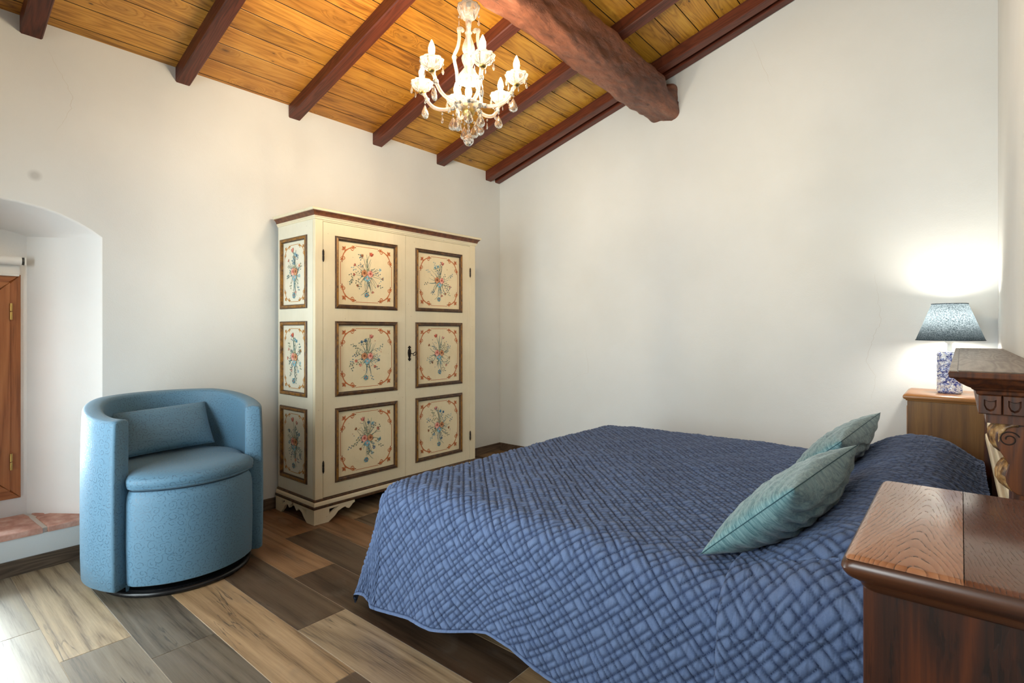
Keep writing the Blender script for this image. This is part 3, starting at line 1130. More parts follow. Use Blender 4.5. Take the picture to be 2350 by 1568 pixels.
def foot(name, corner, dy, dx, ly, lx):
    """corner bracket: outline along the front (length ly in direction dy) and the side (lx, dx)"""
    gg = G()
    prof = [(0, 0.002), (0.34, 0.0), (0.40, 0.012), (0.50, 0.030), (0.58, 0.055), (0.70, 0.068), (0.76, 0.070), (0.80, 0.058), (0.85, 0.052), (0.90, 0.062), (0.95, 0.078), (1.0, 0.084), (1.0, 0.101), (0, 0.101)]
    hole = [(0.36, 0.050), (0.36, 0.084), (0.60, 0.086)]
    cx_, cy_ = corner
    th = 0.018
    for ln, ax in ((ly, 1), (lx, 0)):
        if ln == 0:
            continue
        # triangulate board with hole: strips built from the outline, left of hole, right of hole, above, below
        def f(u, v, d):
            if ax == 1:
                return (cx_ - d, cy_ + dy * u * ln, v)
            return (cx_ + dx * u * ln, cy_ + d * (1 if dy > 0 else -1), v)
        u_ = th / ln if (ax == 0 and ly) else 0
        left = [(u_, 0.002), (0.34, 0.0), (0.36, 0.004), (0.36, 0.101), (u_, 0.101)]
        below = [(0.36, 0.004), (0.40, 0.012), (0.50, 0.030), (0.58, 0.055), (0.60, 0.057), (0.60, 0.086), (0.36, 0.050)]
        above = [(0.36, 0.084), (0.60, 0.086), (0.60, 0.101), (0.36, 0.101)]
        right = [(0.60, 0.057), (0.70, 0.068), (0.76, 0.070), (0.80, 0.058), (0.85, 0.052), (0.90, 0.062), (0.95, 0.078), (1.0, 0.084), (1.0, 0.101), (0.60, 0.101)]
        for poly in (left, below, above, right):
            gg.prism(poly, f, 0.0, th)
    return fixn(gg.build(name, M['cream'], W))


foot('foot', (X1 + FO, Y0 - FO), 1, -1, 0.30, 0.26)
foot('foot', (X1 + FO, Y1 + FO), -1, -1, 0.30, 0.26)
foot('foot', (X0 + 0.0, Y0 - FO), 1, 1, 0, 0.22)
foot('foot', (X0 + 0.0, Y1 + FO), -1, 1, 0, 0.22)
for ya in (Y0 + 0.1, Y1 - 0.16):
    g = G(); g.box(X0, X0 + 0.02, ya, ya + .06, 0.0, 0.1); g.build('back_foot', M['cream'], W)

# --- painted decoration
class Paint(G):
    def __init__(s, f):
        super().__init__()
        s.fm = f
        s.c = []
        s.d = 0.0003

    def poly(s, pts, col):
        s.d += 0.000012
        s.add([s.fm(u, v, s.d) for u, v in pts], [tuple(range(len(pts)))])
        s.c.extend([lin(col)] * len(pts))

    def disc(s, u, v, r, col, n=9, sq=1.0, rot=0.0):
        s.poly([(u + r * math.cos(2 * PI * k / n) * math.cos(rot) - r * sq * math.sin(2 * PI * k / n) * math.sin(rot),
                 v + r * math.cos(2 * PI * k / n) * math.sin(rot) + r * sq * math.sin(2 * PI * k / n) * math.cos(rot)) for k in range(n)], col)

    def ribbon(s, pts, w, col, taper=True):
        n = len(pts)
        s.d += 0.000012
        vs = []
        for i, (u, v) in enumerate(pts):
            a = pts[max(i - 1, 0)]
            b = pts[min(i + 1, n - 1)]
            du, dv = b[0] - a[0], b[1] - a[1]
            l = math.hypot(du, dv) or 1
            ww = w / 2 * (math.sin(PI * (0.08 + 0.92 * (1 - i / (n - 1)))) * 0.6 + 0.4 if taper else 1)
            vs += [s.fm(u - dv / l * ww, v + du / l * ww, s.d), s.fm(u + dv / l * ww, v - du / l * ww, s.d)]
        s.add(vs, [(2 * i, 2 * i + 1, 2 * i + 3, 2 * i + 2) for i in range(n - 1)])
        s.c.extend([lin(col)] * len(vs))

    def leaf(s, u, v, a, l, w, col):
        pts = []
        for k in range(5):
            t = k / 4
            pts.append((t * l, math.sin(PI * t) * w / 2))
        pts = pts + [(x, -y) for x, y in reversed(pts[1:-1])]
        s.poly([(u + x * math.cos(a) - y * math.sin(a), v + x * math.sin(a) + y * math.cos(a)) for x, y in pts], col)

    def done(s, name, parent):
        return s.build(name, M['paint'], parent, col=s.c)


def arc(u, v, r, a0, a1, n=10, r1=None):
    r1 = r if r1 is None else r1
    return [(u + (r + (r1 - r) * i / n) * math.cos(math.radians(a0 + (a1 - a0) * i / n)), v + (r + (r1 - r) * i / n) * math.sin(math.radians(a0 + (a1 - a0) * i / n))) for i in range(n + 1)]


def border(f, u0, u1, v0, v1, col, dark, parent):
    P_ = Paint(f)
    w = 0.0036
    c = min(0.115, (u1 - u0) * 0.30)
    k = c / 0.105
    for a, b in (((u0 + c, v1), (u1 - c, v1)), ((u0 + c, v0), (u1 - c, v0))):
        P_.ribbon([a, b], w, col, False)
    for a, b in (((u0, v0 + c), (u0, v1 - c)), ((u1, v0 + c), (u1, v1 - c))):
        P_.ribbon([a, b], w, col, False)
    for su, sv, cu, cv in ((1, -1, u0, v1), (-1, -1, u1, v1), (1, 1, u0, v0), (-1, 1, u1, v0)):
        def q(x, y):
            return (cu + su * x * k, cv + sv * y * k)
        # rounded corner stem
        st = [q(0.105 - 0.085 * math.sin(t) , 0.105 - 0.085 * math.cos(t)) if False else q(0.012 + 0.093 * (1 - math.cos(t)) * 0.9, 0.012 + 0.093 * (1 - math.sin(t)) * 0.9) for t in [i * PI / 2 / 12 for i in range(13)]]
        P_.ribbon(st, 0.0065 * k, col, False)
        P_.ribbon([q(x, y) for x, y in arc(0.086, 0.020, 0.017, 250, 20, 10, 0.006)], 0.0055 * k, col)
        P_.ribbon([q(x, y) for x, y in arc(0.020, 0.086, 0.017, 200, 430, 10, 0.006)], 0.0055 * k, col)
        ang0 = math.atan2(sv, su)
        for (x, y) in ((0.030, 0.030),):
            uq, vq = q(x, y)
            for da, ll in ((2.2, .024), (2.7, .022), (3.14, .028), (3.58, .022), (4.08, .024), (0.7, .020), (-0.7, .020), (0.0, .014)):
                P_.leaf(uq, vq, ang0 + da, ll * k, 0.008 * k, col if abs(da - 3.14) > .1 else dark)
        for (x, y, aa) in ((0.094, 0.010, 0.0), (0.010, 0.094, PI / 2)):
            uq, vq = q(x, y)
            base = math.atan2(sv * math.sin(aa), su * math.cos(aa))
            for da, ll in ((2.5, .018), (-2.5, .018), (1.5, .013), (-1.5, .013), (0, .018), (3.14, .014)):
                P_.leaf(uq, vq, base + da, ll * k, 0.007 * k, col if da else dark)
    P_.done('painted_border', parent)


GREENS = [(70, 104, 104), (92, 126, 120), (110, 124, 96), (132, 144, 124), (78, 92, 80)]
BLUES = [(86, 130, 146), (128, 164, 170), (72, 102, 122)]
WARM = [(176, 98, 78), (196, 136, 112), (146, 96, 56), (170, 132, 72), (206, 156, 136)]


def bouquet(f, cu, cv, s, seed, parent, narrow=1.0):
    r = random.Random(seed)
    P_ = Paint(f)

    def at(x, y):
        return (cu + x * s * narrow, cv + y * s)

    def stem(x0, y0, x1, y1, bend, w=0.012, col=None):
        n = 10
        mx, my = (x0 + x1) / 2 + bend * (y1 - y0), (y0 + y1) / 2 - bend * (x1 - x0)
        pts = [at((1 - t) ** 2 * x0 + 2 * t * (1 - t) * mx + t * t * x1, (1 - t) ** 2 * y0 + 2 * t * (1 - t) * my + t * t * y1) for t in [i / n for i in range(n + 1)]]
        P_.ribbon(pts, w * s, col or r.choice(GREENS))

    def daisy(x, y, rr, col, mid):
        u, v = at(x, y)
        n = 6
        a0 = r.random() * 6
        for k in range(n):
            a = a0 + 2 * PI * k / n
            P_.disc(u + math.cos(a) * rr * s * 0.62, v + math.sin(a) * rr * s * 0.62, rr * s * 0.42, col if k % 2 else tuple(min(255, int(c * 1.25)) for c in col), 7)
        P_.disc(u, v, rr * s * 0.34, mid, 7)

    def rose(x, y, rr, cols):
        u, v = at(x, y)
        for k in range(6):
            a = 2 * PI * k / 6 + 0.4
            P_.disc(u + math.cos(a) * rr * s * 0.55, v + math.sin(a) * rr * s * 0.55, rr * s * 0.55, cols[k % 2], 8)
        P_.disc(u, v, rr * s * 0.72, cols[0], 10)
        P_.disc(u + rr * s * .08, v + rr * s * .1, rr * s * 0.50, cols[1], 10)
        P_.disc(u, v + rr * s * .15, rr * s * 0.30, cols[2], 8)
        P_.ribbon([(u + rr * s * .62 * math.cos(t), v + rr * s * .62 * math.sin(t)) for t in [3.4 + i * .3 for i in range(9)]], rr * s * .16, cols[3])

    def tulip(x, y, a, rr, col):
        u, v = at(x, y)
        for da, cc in ((-0.5, 0.85), (0.5, 0.9), (0.0, 1.1)):
            P_.leaf(u, v, a + da, rr * s * 1.7, rr * s * 0.8, tuple(min(255, int(c * cc)) for c in col))
        P_.leaf(u, v, a - 0.2, rr * s * 1.1, rr * s * 0.35, (136, 56, 40))

    def sprig(x, y, a, col):
        for k in range(4):
            t = k * 0.035
            px, py = x + math.cos(a) * t, y + math.sin(a) * t
            u, v = at(px, py)
            P_.leaf(u, v, a + (0.9 if k % 2 else -0.9), 0.045 * s, 0.022 * s, col)

    fl = r.choice((-1, 1))
    # fans of leaves and stems
    for k in range(15):
        a = r.uniform(0, 2 * PI)
        l = r.uniform(0.22, 0.38) * (1.0 if abs(math.cos(a)) > .5 else 0.9)
        stem(0.02 * math.cos(a), 0.02 * math.sin(a), l * math.cos(a), l * math.sin(a), r.uniform(-.25, .25), r.uniform(.006, .011))
    for k in range(5):
        stem(r.uniform(-.02, .02), .05, r.uniform(-.10, .12), r.uniform(.30, .46), r.uniform(-.18, .18), .011)
        stem(r.uniform(-.02, .02), -.08, r.uniform(-.08, .12), -r.uniform(.26, .44), r.uniform(-.2, .2), .011, r.choice(BLUES + GREENS))
    stem(0.02, -.2, 0.16 * fl, -.47, .3 * fl, .010)
    stem(-0.02, .1, -0.12 * fl, .50, .2 * fl, .010)
    # tops
    tulip(-0.10 * fl, 0.40, PI / 2 + 0.25 * fl, 0.062, r.choice([(206, 128, 110), (196, 92, 66)]))
    if r.random() < .5:
        tulip(0.12 * fl, 0.36, PI / 2 - 0.35 * fl, 0.05, r.choice(WARM))
    else:
        daisy(0.04 * fl, 0.36, 0.04, r.choice(BLUES), (40, 60, 80)); daisy(0.14 * fl, 0.33, 0.035, r.choice(BLUES), (40, 60, 80))
    # side flowers
    for (x, y) in ((-.30, .19), (.30, .15), (-.33, -.06), (.34, -.09), (-.2, -.21), (.22, -.24), (.10, -.36)):
        x += r.uniform(-.05, .05); y += r.uniform(-.05, .05)
        stem(0, 0, x, y, r.uniform(-.25, .25), .008)
        z = r.random()
        if z < .35:
            tulip(x, y, math.atan2(y, x), 0.038, r.choice(WARM))
        elif z < .7:
            daisy(x, y, 0.036, r.choice(BLUES + WARM[:2]), r.choice(WARM))
        else:
            sprig(x, y, math.atan2(y, x), r.choice(GREENS + BLUES))
    for k in range(16):
        a, l = r.uniform(0, 2 * PI), r.uniform(.12, .40)
        sprig(l * math.cos(a), l * math.sin(a), a + r.uniform(-1, 1), r.choice(GREENS + BLUES))
    for k in range(14):
        a, l = r.uniform(0, 2 * PI), r.uniform(.14, .42)
        u, v = at(l * math.cos(a), l * math.sin(a))
        P_.disc(u, v, 0.011 * s, r.choice(BLUES + WARM), 6)
    # heart of the bouquet
    for k in range(9):
        a = 2 * PI * k / 9
        u, v = at(.09 * math.cos(a), .07 * math.sin(a) - 0.01)
        P_.leaf(u, v, a, .085 * s, .04 * s, GREENS[k % 5])
    daisy(0.0, -.095, 0.075, (112, 152, 160), (214, 164, 144))
    daisy(0.02, .105, 0.045, (150, 150, 120), (90, 90, 70))
    c1 = [(196, 140, 96), (168, 104, 62), (110, 60, 32), (226, 190, 150)]
    c2 = [(226, 168, 148), (204, 118, 100), (168, 70, 56), (240, 206, 190)]
    if fl > 0:
        c1, c2 = c2, c1
    rose(-.075, .015, .075, c1)
    rose(.08, .010, .072, c2)
    daisy(r.uniform(-.04, .02), -.46, 0.058, (88, 126, 134), (180, 110, 88))
    P_.done('painted_bouquet', parent)


def moulding(f, u0, u1, v0, v1, parent, golds, width=0.028):
    """four mitred lengths of bead moulding round a panel"""
    prof = [(0.0, 0.0), (0.0015, 0.007), (0.006, 0.010), (0.009, 0.0075), (0.011, 0.0085), (0.018, 0.011), (0.023, 0.009), (0.0245, 0.002), (0.028, 0.001), (0.028, -0.007)]
    gg = G()
    rings = [[(u0 + o, v0 + o, d), (u1 - o, v0 + o, d), (u1 - o, v1 - o, d), (u0 + o, v1 - o, d)] for o, d in prof]
    b = 0
    for rg in rings:
        gg.v.extend([f(*p) for p in rg])
    for k in range(len(prof) - 1):
        for i in range(4):
            j = (i + 1) % 4
            gg.f.append((k * 4 + i, k * 4 + j, (k + 1) * 4 + j, (k + 1) * 4 + i))
            vert = i in (1, 3)
            if golds == 'all':
                gg.m.append(0 if k < 2 or (k > 5 and not vert) else 1)
            else:
                gg.m.append(1 if vert and 2 <= k <= 5 else 0)
    fixn(gg.build('panel_moulding', [M['gilt_dark'], M['gilt_gold']], parent, smooth=30))


ROWS = [(1.394, 1.876), (0.808, 1.310), (0.240, 0.732)]


def leafboard(name, f, u0, u1, v0, v1, pu0, pu1, th, mat, pmat, seed, golds, narrow=1.0):
    """door or side: stiles and rails with three recessed painted panels"""
    gg = G()

    def bx(a, b, c, d):
        gg.prism([(a, c), (b, c), (b, d), (a, d)], f, 0.0, -th)
    bx(u0, pu0, v0, v1); bx(pu1, u1, v0, v1)
    zs = [v0] + [z for r in reversed(ROWS) for z in r] + [v1]
    for i in range(0, len(zs), 2):
        bx(pu0, pu1, zs[i], zs[i + 1])
    door = fixn(gg.build(name, mat, W))
    for ri, (a, b) in enumerate(ROWS):
        gp = G()
        gp.prism([(pu0 + .002, a + .002), (pu1 - .002, a + .002), (pu1 - .002, b - .002), (pu0 + .002, b - .002)], f, -0.007, -th + .002)
        fixn(gp.build('panel', pmat, door))
        moulding(f, pu0, pu1, a, b, door, golds)
        fp = lambda u, v, d: f(u, v, d - 0.007)
        m_ = 0.046
        col = (186, 104, 52) if golds != 'all' else (190, 126, 34)
        dk = (150, 76, 36) if golds != 'all' else (140, 84, 24)
        mu = 0.046 if narrow == 1 else 0.044
        border(fp, pu0 + mu, pu1 - mu, a + m_ + .003, b - m_ - .003, col, dk, door)
        bouquet(fp, (pu0 + pu1) / 2, (a + b) / 2 + 0.005, 0.315 if narrow == 1 else 0.34, seed + ri * 7, door, narrow)
    return door


def ffront(u, v, d):
    return (X1 + d, u, v)


def fside(u, v, d):
    return (u, Y0 - d, v)


YM = 2.566
d1 = leafboard('door', ffront, Y0 + 0.057, YM - 0.0012, 0.160, 1.956, 1.977, 2.489, 0.026, M['cream'], M['cream_panel'], 3, 'front')
d2 = leafboard('door', ffront, YM + 0.0012, Y1 - 0.064, 0.160, 1.956, 2.660, 3.158, 0.026, M['cream'], M['cream_panel'], 31, 'front')
leafboard('side_board', fside, X0, X1 - 0.0305, ZB + 0.002, ZT - 0.004, -3.632, -3.276, 0.020, M['cream_side'], M['cream_side'], 61, 'all', 0.62)
for dd, yh in ((d1, Y0 + 0.056), (d2, Y1 - 0.063)):
    for zh in (1.735, 0.36):
        g = G()
        g.lathe([(0, -.042), (.003, -.039), (.004, -.034), (.0062, -.03), (.0062, -.003), (.0048, 0), (.0062, .003), (.0062, .03), (.004, .034), (.003, .039), (0, .042)], (X1 + 0.003, yh, zh), 10)
        g.build('hinge', M['iron'], dd, smooth=50)
# lock plate and key on the right door
yk, zk = 2.602, 1.075
half = [(0, .058), (.005, .055), (.013, .046), (.014, .041), (.007, .040), (.006, .034), (.012, .028), (.013, .018), (.015, .008), (.013, -.012), (.010, -.022), (.006, -.032), (.007, -.038), (.013, -.039), (.012, -.045), (.005, -.053), (0, -.058)]
g = G()
g.prism(half + [(-a, b) for a, b in reversed(half[1:-1])], lambda u, v, d: (X1 + d, yk + u, zk + v), 0.0, 0.004)
fixn(g.build('lock_plate', M['iron'], d2))
g = G()
g.tube([(X1 + .002, yk, zk), (X1 + .05, yk, zk)], .0032, 8)
ring = []
for i in range(20):
    a = 2 * PI * i / 20
    ring.append((X1 + .064 + .016 * math.cos(a), yk + .010 * math.sin(a), zk + .013 * math.sin(a)))
g.tube(ring, .0026, 8, closed=True)
g.build('key', M['iron'], d2, smooth=50)

# ------------------------------------------------------------------ tub chair
CX, CY = -3.18, 1.05
T = thing('tub_chair', 'round blue damask tub chair on a black swivel base beside the window niche', 'chair', (CX, CY, 0))


def shell():
    th0, th1 = math.radians(58), math.radians(302)
    n = 96
    sec = []  # section outline (r, z fraction)
    RO, RI, zb = 0.400, 0.318, 0.045
    rings, UV = [], []
    angs = [th0 - .0] + list(np.linspace(th0 + 0.03, th1 - 0.03, n)) + [th1]
    shr = [0.72] + [1] * n + [0.72]
    ext = [th0, th1]
    # extra rounding rings
    A_ = [(th0 - 0.030, 0.80), (th0 - 0.020, 0.93), (th0, 1.0)] + [(a, 1.0) for a in np.linspace(th0 + .04, th1 - .04, n)] + [(th1, 1.0), (th1 + .020, 0.93), (th1 + .030, 0.80)]
    for a, s in A_:
        dev = abs(math.degrees(a) - 180)
        zt = 0.832 + 0.068 * float(smooth01((122 - dev) / 80))
        flare = 0.010 * (1 - float(smooth01((dev - 60) / 60)))
        k = 0.020
        pts = [(RO - .012, zb), (RO + .004, zb + .012)]
        for t in np.linspace(0, 1, 9)[1:-1]:
            pts.append((RO + .006 + .004 * math.sin(PI * t) - 0.004 * t, zb + .012 + (zt - k - zb - .012) * t))
        for t in range(6):
            b = PI / 2 * t / 5
            pts.append((RO - k + k * math.cos(b), zt - k + k * math.sin(b)))
        pts += [((RO + RI) / 2, zt + .004)]
        for t in range(6):
            b = PI / 2 * t / 5
            pts.append((RI + k - k * math.sin(b), zt - k + k * math.cos(b)))
        for t in np.linspace(0, 1, 8)[1:]:
            pts.append((RI, zt - k - (zt - k - zb) * t))
        mr, mz = (RO + RI) / 2, (zt + zb) / 2
        ring, d = [], 0
        prev = None
        for (r, z) in pts:
            r2 = mr + (r - mr) * s
            z2 = mz + (z - mz) * (1 - (1 - s) * 0.09)
            if prev:
                d += math.hypot(r - prev[0], z - prev[1])
            prev = (r, z)
            ring.append((CX + r2 * math.cos(a), CY + r2 * math.sin(a), z2))
            UV.append((a * RO, d) if s == 1.0 and th0 <= a <= th1 else (r2 * 1.0, z2))
        rings.append(ring)
    gg = G()
    gg.loft(rings)
    return fixn(gg.build('tub_back', M['damask'], T, smooth=60, uv=UV))


shell()
# hanging fabric corner at the foot of the near arm
g = G()
a_ = math.radians(-57)
px, py = CX + .325 * math.cos(a_), CY + .325 * math.sin(a_)
g.loft([[(px - .012, py - .004, .06), (px + .016, py - .012, .06), (px + .012, py + .010, .06)], [(px + .000, py - .006, .022), (px + .008, py - .008, .024), (px + .006, py + .002, .024)]])
g.build('skirt_corner', M['damask'], T, uv=[(v[0], v[2]) for v in g.v])


def drum(name, zs, mat, rfn, cap=True, seg=96, dome=0.0):
    """closed shape of revolution-like outline r(theta); zs = list of (inset, z)"""
    rings, UV = [], []
    for ins, z in zs:
        ring = []
        for i in range(seg):
            t = 2 * PI * i / seg
            r = rfn(t) - ins
            ring.append((CX + r * math.cos(t), CY + r * math.sin(t), z))
            tt_ = t if t < PI else t - 2 * PI
            UV.append((tt_ * .35, z) if ins < 0.03 else (r * math.cos(t), r * math.sin(t) + .3))
        rings.append(ring)
    gg = G()
    gg.loft(rings)
    return fixn(gg.build(name, mat, T, smooth=50, uv=UV))


def front_r(base, front):
    def fn(t):
        d = abs((math.degrees(t) + 180) % 360 - 180)
        return base + (front - base) * float(smooth01((64 - d) / 16))
    return fn


drum('seat_base', [(.012, .058), (.002, .064), (0, .08), (-.004, .25), (-.002, .44), (.004, .475), (.016, .495), (.05, .500), (.2, .500)], M['damask'], front_r(.312, .366))
drum('seat_cushion', [(.05, .502), (.016, .504), (.004, .510), (.000, .516), (.003, .519), (-.002, .523), (-.003, .545), (.000, .556), (.004, .559), (.010, .567), (.03, .577), (.07, .584), (.14, .589), (.24, .590)], M['damask'], front_r(.308, .372))
g = G()
g.lathe([(0.02, .012), (.315, .012), (.315, .030), (.02, .030)], (CX + .02, CY, 0), 72, cap0=True, cap1=True)
for i in range(1):
    g.tube([(CX + .02 + .325 * math.cos(2 * PI * k / 72), CY + .325 * math.sin(2 * PI * k / 72), .014) for k in range(72)], .0135, 10, closed=True)
g.lathe([(0.10, .028), (.10, .055)], (CX, CY, 0), 24, cap0=True, cap1=True)
fixn(g.build('swivel_base', M['black'], T, smooth=40))


def pillow(name, mat, A, B, Cc, D, th, parent=None, seed=1, n=44, pinch=.10, wr=1.0, back=1.0):
    """pillow with corner points A (low near) B (high near) C (high far) D (low far)"""
    A, B, Cc, D = (np.array(x, float) for x in (A, B, Cc, D))
    u = np.linspace(-1, 1, n)
    v = np.linspace(-1, 1, n)
    U, V = np.meshgrid(u, v, indexing='ij')
    # concentrate samples toward the edges
    U = np.sin(U * PI / 2) * .55 + U * .45
    V = np.sin(V * PI / 2) * .55 + V * .45
    Us = U * (1 - pinch * .55 * (1 - V ** 2) * np.abs(U) ** 3)
    Vs = V * (1 - pinch * (1 - U ** 2) * np.abs(V) ** 3)
    a, b = (Us + 1) / 2, (Vs + 1) / 2
    base = ((1 - a) * (1 - b))[..., None] * A + ((1 - a) * b)[..., None] * B + (a * b)[..., None] * Cc + (a * (1 - b))[..., None] * D
    nrm = np.cross(Cc - A, B - D)
    nrm /= np.linalg.norm(nrm)
    h = np.clip((1 - U ** 2) * (1 - V ** 2), 0, 1) ** 0.46
    edge = 1 - h
    w = sines(U * 3, V * 4, seed, 8, (1, 5), (2, 7)) * .05 * wr
    gg = G()
    UV = []
    L = np.linalg.norm(D - A)
    H = np.linalg.norm(B - A)
    for sgn, kk in ((1, 1.0), (-1, back)):
        wv = sines(U * 3, V * 4, seed + sgn, 9, (1, 5), (3, 9)) * .055 * wr
        P_ = base + nrm * (sgn * kk * th * (h * (1 + wv)))[..., None]
        gg.grid(P_, 0, flip=sgn > 0)
        UV += [(x * L / 2 + 5 * sgn, y * H / 2) for x, y in zip(U.ravel(), V.ravel())]
    o = gg.build(name, mat, parent, smooth=180, uv=UV, loc=tuple((A + B + Cc + D) / 4) if parent is None else None)
    rim = [base[i, 0] for i in range(n)] + [base[-1, j] for j in range(1, n)] + [base[i, -1] for i in range(n - 2, -1, -1)] + [base[0, j] for j in range(n - 2, 0, -1)]
    gs = G()
    gs.tube([p_ for p_ in rim], .0013, 6, closed=True)
    gs.build('seam', M['teal_seam'] if mat == M['teal'] else mat, o, smooth=180, uv=[(v_[0] * 3, v_[1] * 3) for v_ in gs.v])
    import bmesh
    bm = bmesh.new(); bm.from_mesh(o.data)
    bmesh.ops.remove_doubles(bm, verts=bm.verts, dist=1e-5)
    bmesh.ops.recalc_face_normals(bm, faces=bm.faces)
    bm.to_mesh(o.data); bm.free()
    return o


lum = pillow('lumbar_cushion', M['damask'], (-3.245, 0.80, .600), (-3.405, 0.80, .812), (-3.405, 1.262, .832), (-3.265, 1.262, .612), .060, None, 4, 32, .05, .5)
tag(lum, 'small rectangular blue damask cushion leaning inside the blue tub chair', 'cushion')

# ------------------------------------------------------------------ bed, bedspread, pillows
BED = thing('bed', 'low double bed hidden under the quilted blue bedspread', 'bed', (-0.95, 2.5, 0))
bx0, bx1, by0, by1 = -1.975, 0.06, 1.515, 3.50
g = G()
g.loft([rrect(bx0 + .03, bx1, by0 + .03, by1 - .03, z, .05, 5) for z in (.20, .32)])
g.build('bed_base', M['dark'], BED)
g = G()
g.loft([rrect(bx0 + i + .012, bx1, by0 + i + .012, by1 - i - .012, z, .09, 6) for i, z in ((.03, .325), (0, .34), (0, .515), (.015, .535), (.05, .545))])
fixn(g.build('mattress', M['white_fabric'], BED, smooth=40))
for x, y in ((bx0 + .15, by0 + .15), (bx0 + .15, by1 - .15), (bx1 - .15, by0 + .15), (bx1 - .15, by1 - .15)):
    g = G(); g.lathe([(.03, 0), (.035, .2)], (x, y, 0), 16, cap0=True, cap1=True); g.build('leg', M['dark'], BED, smooth=40)

ZTOP = 0.572
RR = 0.115


def quilt_height(s, t):
    a, b = (s + t) / math.sqrt(2), (s - t) / math.sqrt(2)
    Pp, off2 = 0.050, 0.030

    def dist(x):
        m = np.mod(x, Pp)
        d1_ = np.minimum(m, Pp - m)
        d2_ = np.abs(m - off2)
        return d1_, d2_, np.floor(x / Pp)
    a1, a2, ia = dist(a)
    b1, b2, ib = dist(b)
    par = np.mod(ia + 2 * ib, 5)
    a2 = np.where(par == 0, 1.0, a2)
    b2 = np.where(par == 1, 1.0, b2)
    da, db = np.minimum(a1, a2), np.minimum(b1, b2)
    f = lambda d: 1 - np.exp(-d / 0.0034)
    return f(da) * f(db)


ix0, ix1, iy0, iy1 = -1.945, 0.075, 1.575, 3.42
DM = RR * PI / 2 + 0.40
hemx = np.array([-2.6, -2.05, -1.94, -1.75, -1.55, -1.42, -1.30, -1.18, -1.04, -0.85, -0.5, 0.3])
hemz = np.array([0.02, 0.03, 0.055, 0.075, 0.104, 0.138, 0.166, 0.165, 0.122, 0.085, 0.075, 0.07])


def headbump(x, y):
    r = smooth01((x + 0.47) / 0.30) * (1 - 0.85 * smooth01((x + 0.10) / 0.19))
    e = smooth01((y - 1.50) / 0.16) * smooth01((3.50 - y) / 0.16)
    return 0.118 * r * (0.25 + 0.75 * e)


def quilt_surface(s, t, extra=0.0):
    px_ = np.clip(s, ix0, ix1)
    py_ = np.clip(t, iy0, iy1)
    dx, dy = s - px_, t - py_
    dx = np.minimum(dx, 0)
    h2 = np.hypot(dx, dy)
    d = (np.abs(dx) ** 5 + np.abs(dy) ** 5) ** (1 / 5)
    ux, uy = np.where(h2 > 1e-9, dx / np.maximum(h2, 1e-9), 0), np.where(h2 > 1e-9, dy / np.maximum(h2, 1e-9), 0)
    d = d * (1 - 0.125 * 2 * np.abs(ux * uy))
    arcl = RR * PI / 2
    ang = np.minimum(d, arcl) / RR
    e = np.maximum(d - arcl, 0)
    hz = np.interp(s, hemx, hemz)
    k = (ZTOP - RR - hz) / 0.40
    near = (dy < 0)
    corner = np.abs(ux * uy) * 2
    fl = 0.17 + 0.10 * corner
    wav = 0.016 * np.sin(s * 7.5 + 1.0) + 0.010 * np.sin(s * 15.3 + .4) + 0.012 * np.sin(t * 8 + 2)
    sq = smooth01((s + 0.42) / 0.25)
    outw = RR * np.sin(ang) + e * fl * (1 - .35 * sq) + wav * (1 - .8 * sq) * (e / 0.4) ** 1.3
    drop = RR * (1 - np.cos(ang)) + e * k
    top = ZTOP + headbump(px_ + 0 * t, py_ + 0 * s) * (1 - 0.7 * smooth01(e / .3)) + 0.004 * sines(px_ * 3, py_ * 3, 21, 8) - 0.012 * smooth01((ix0 + .5 - s) / .5)
    z = top - drop
    z = np.maximum(z, 0.010 + 0.0 * z)
    return np.stack([px_ + ux * (outw + extra), py_ + uy * (outw + extra), z], -1)


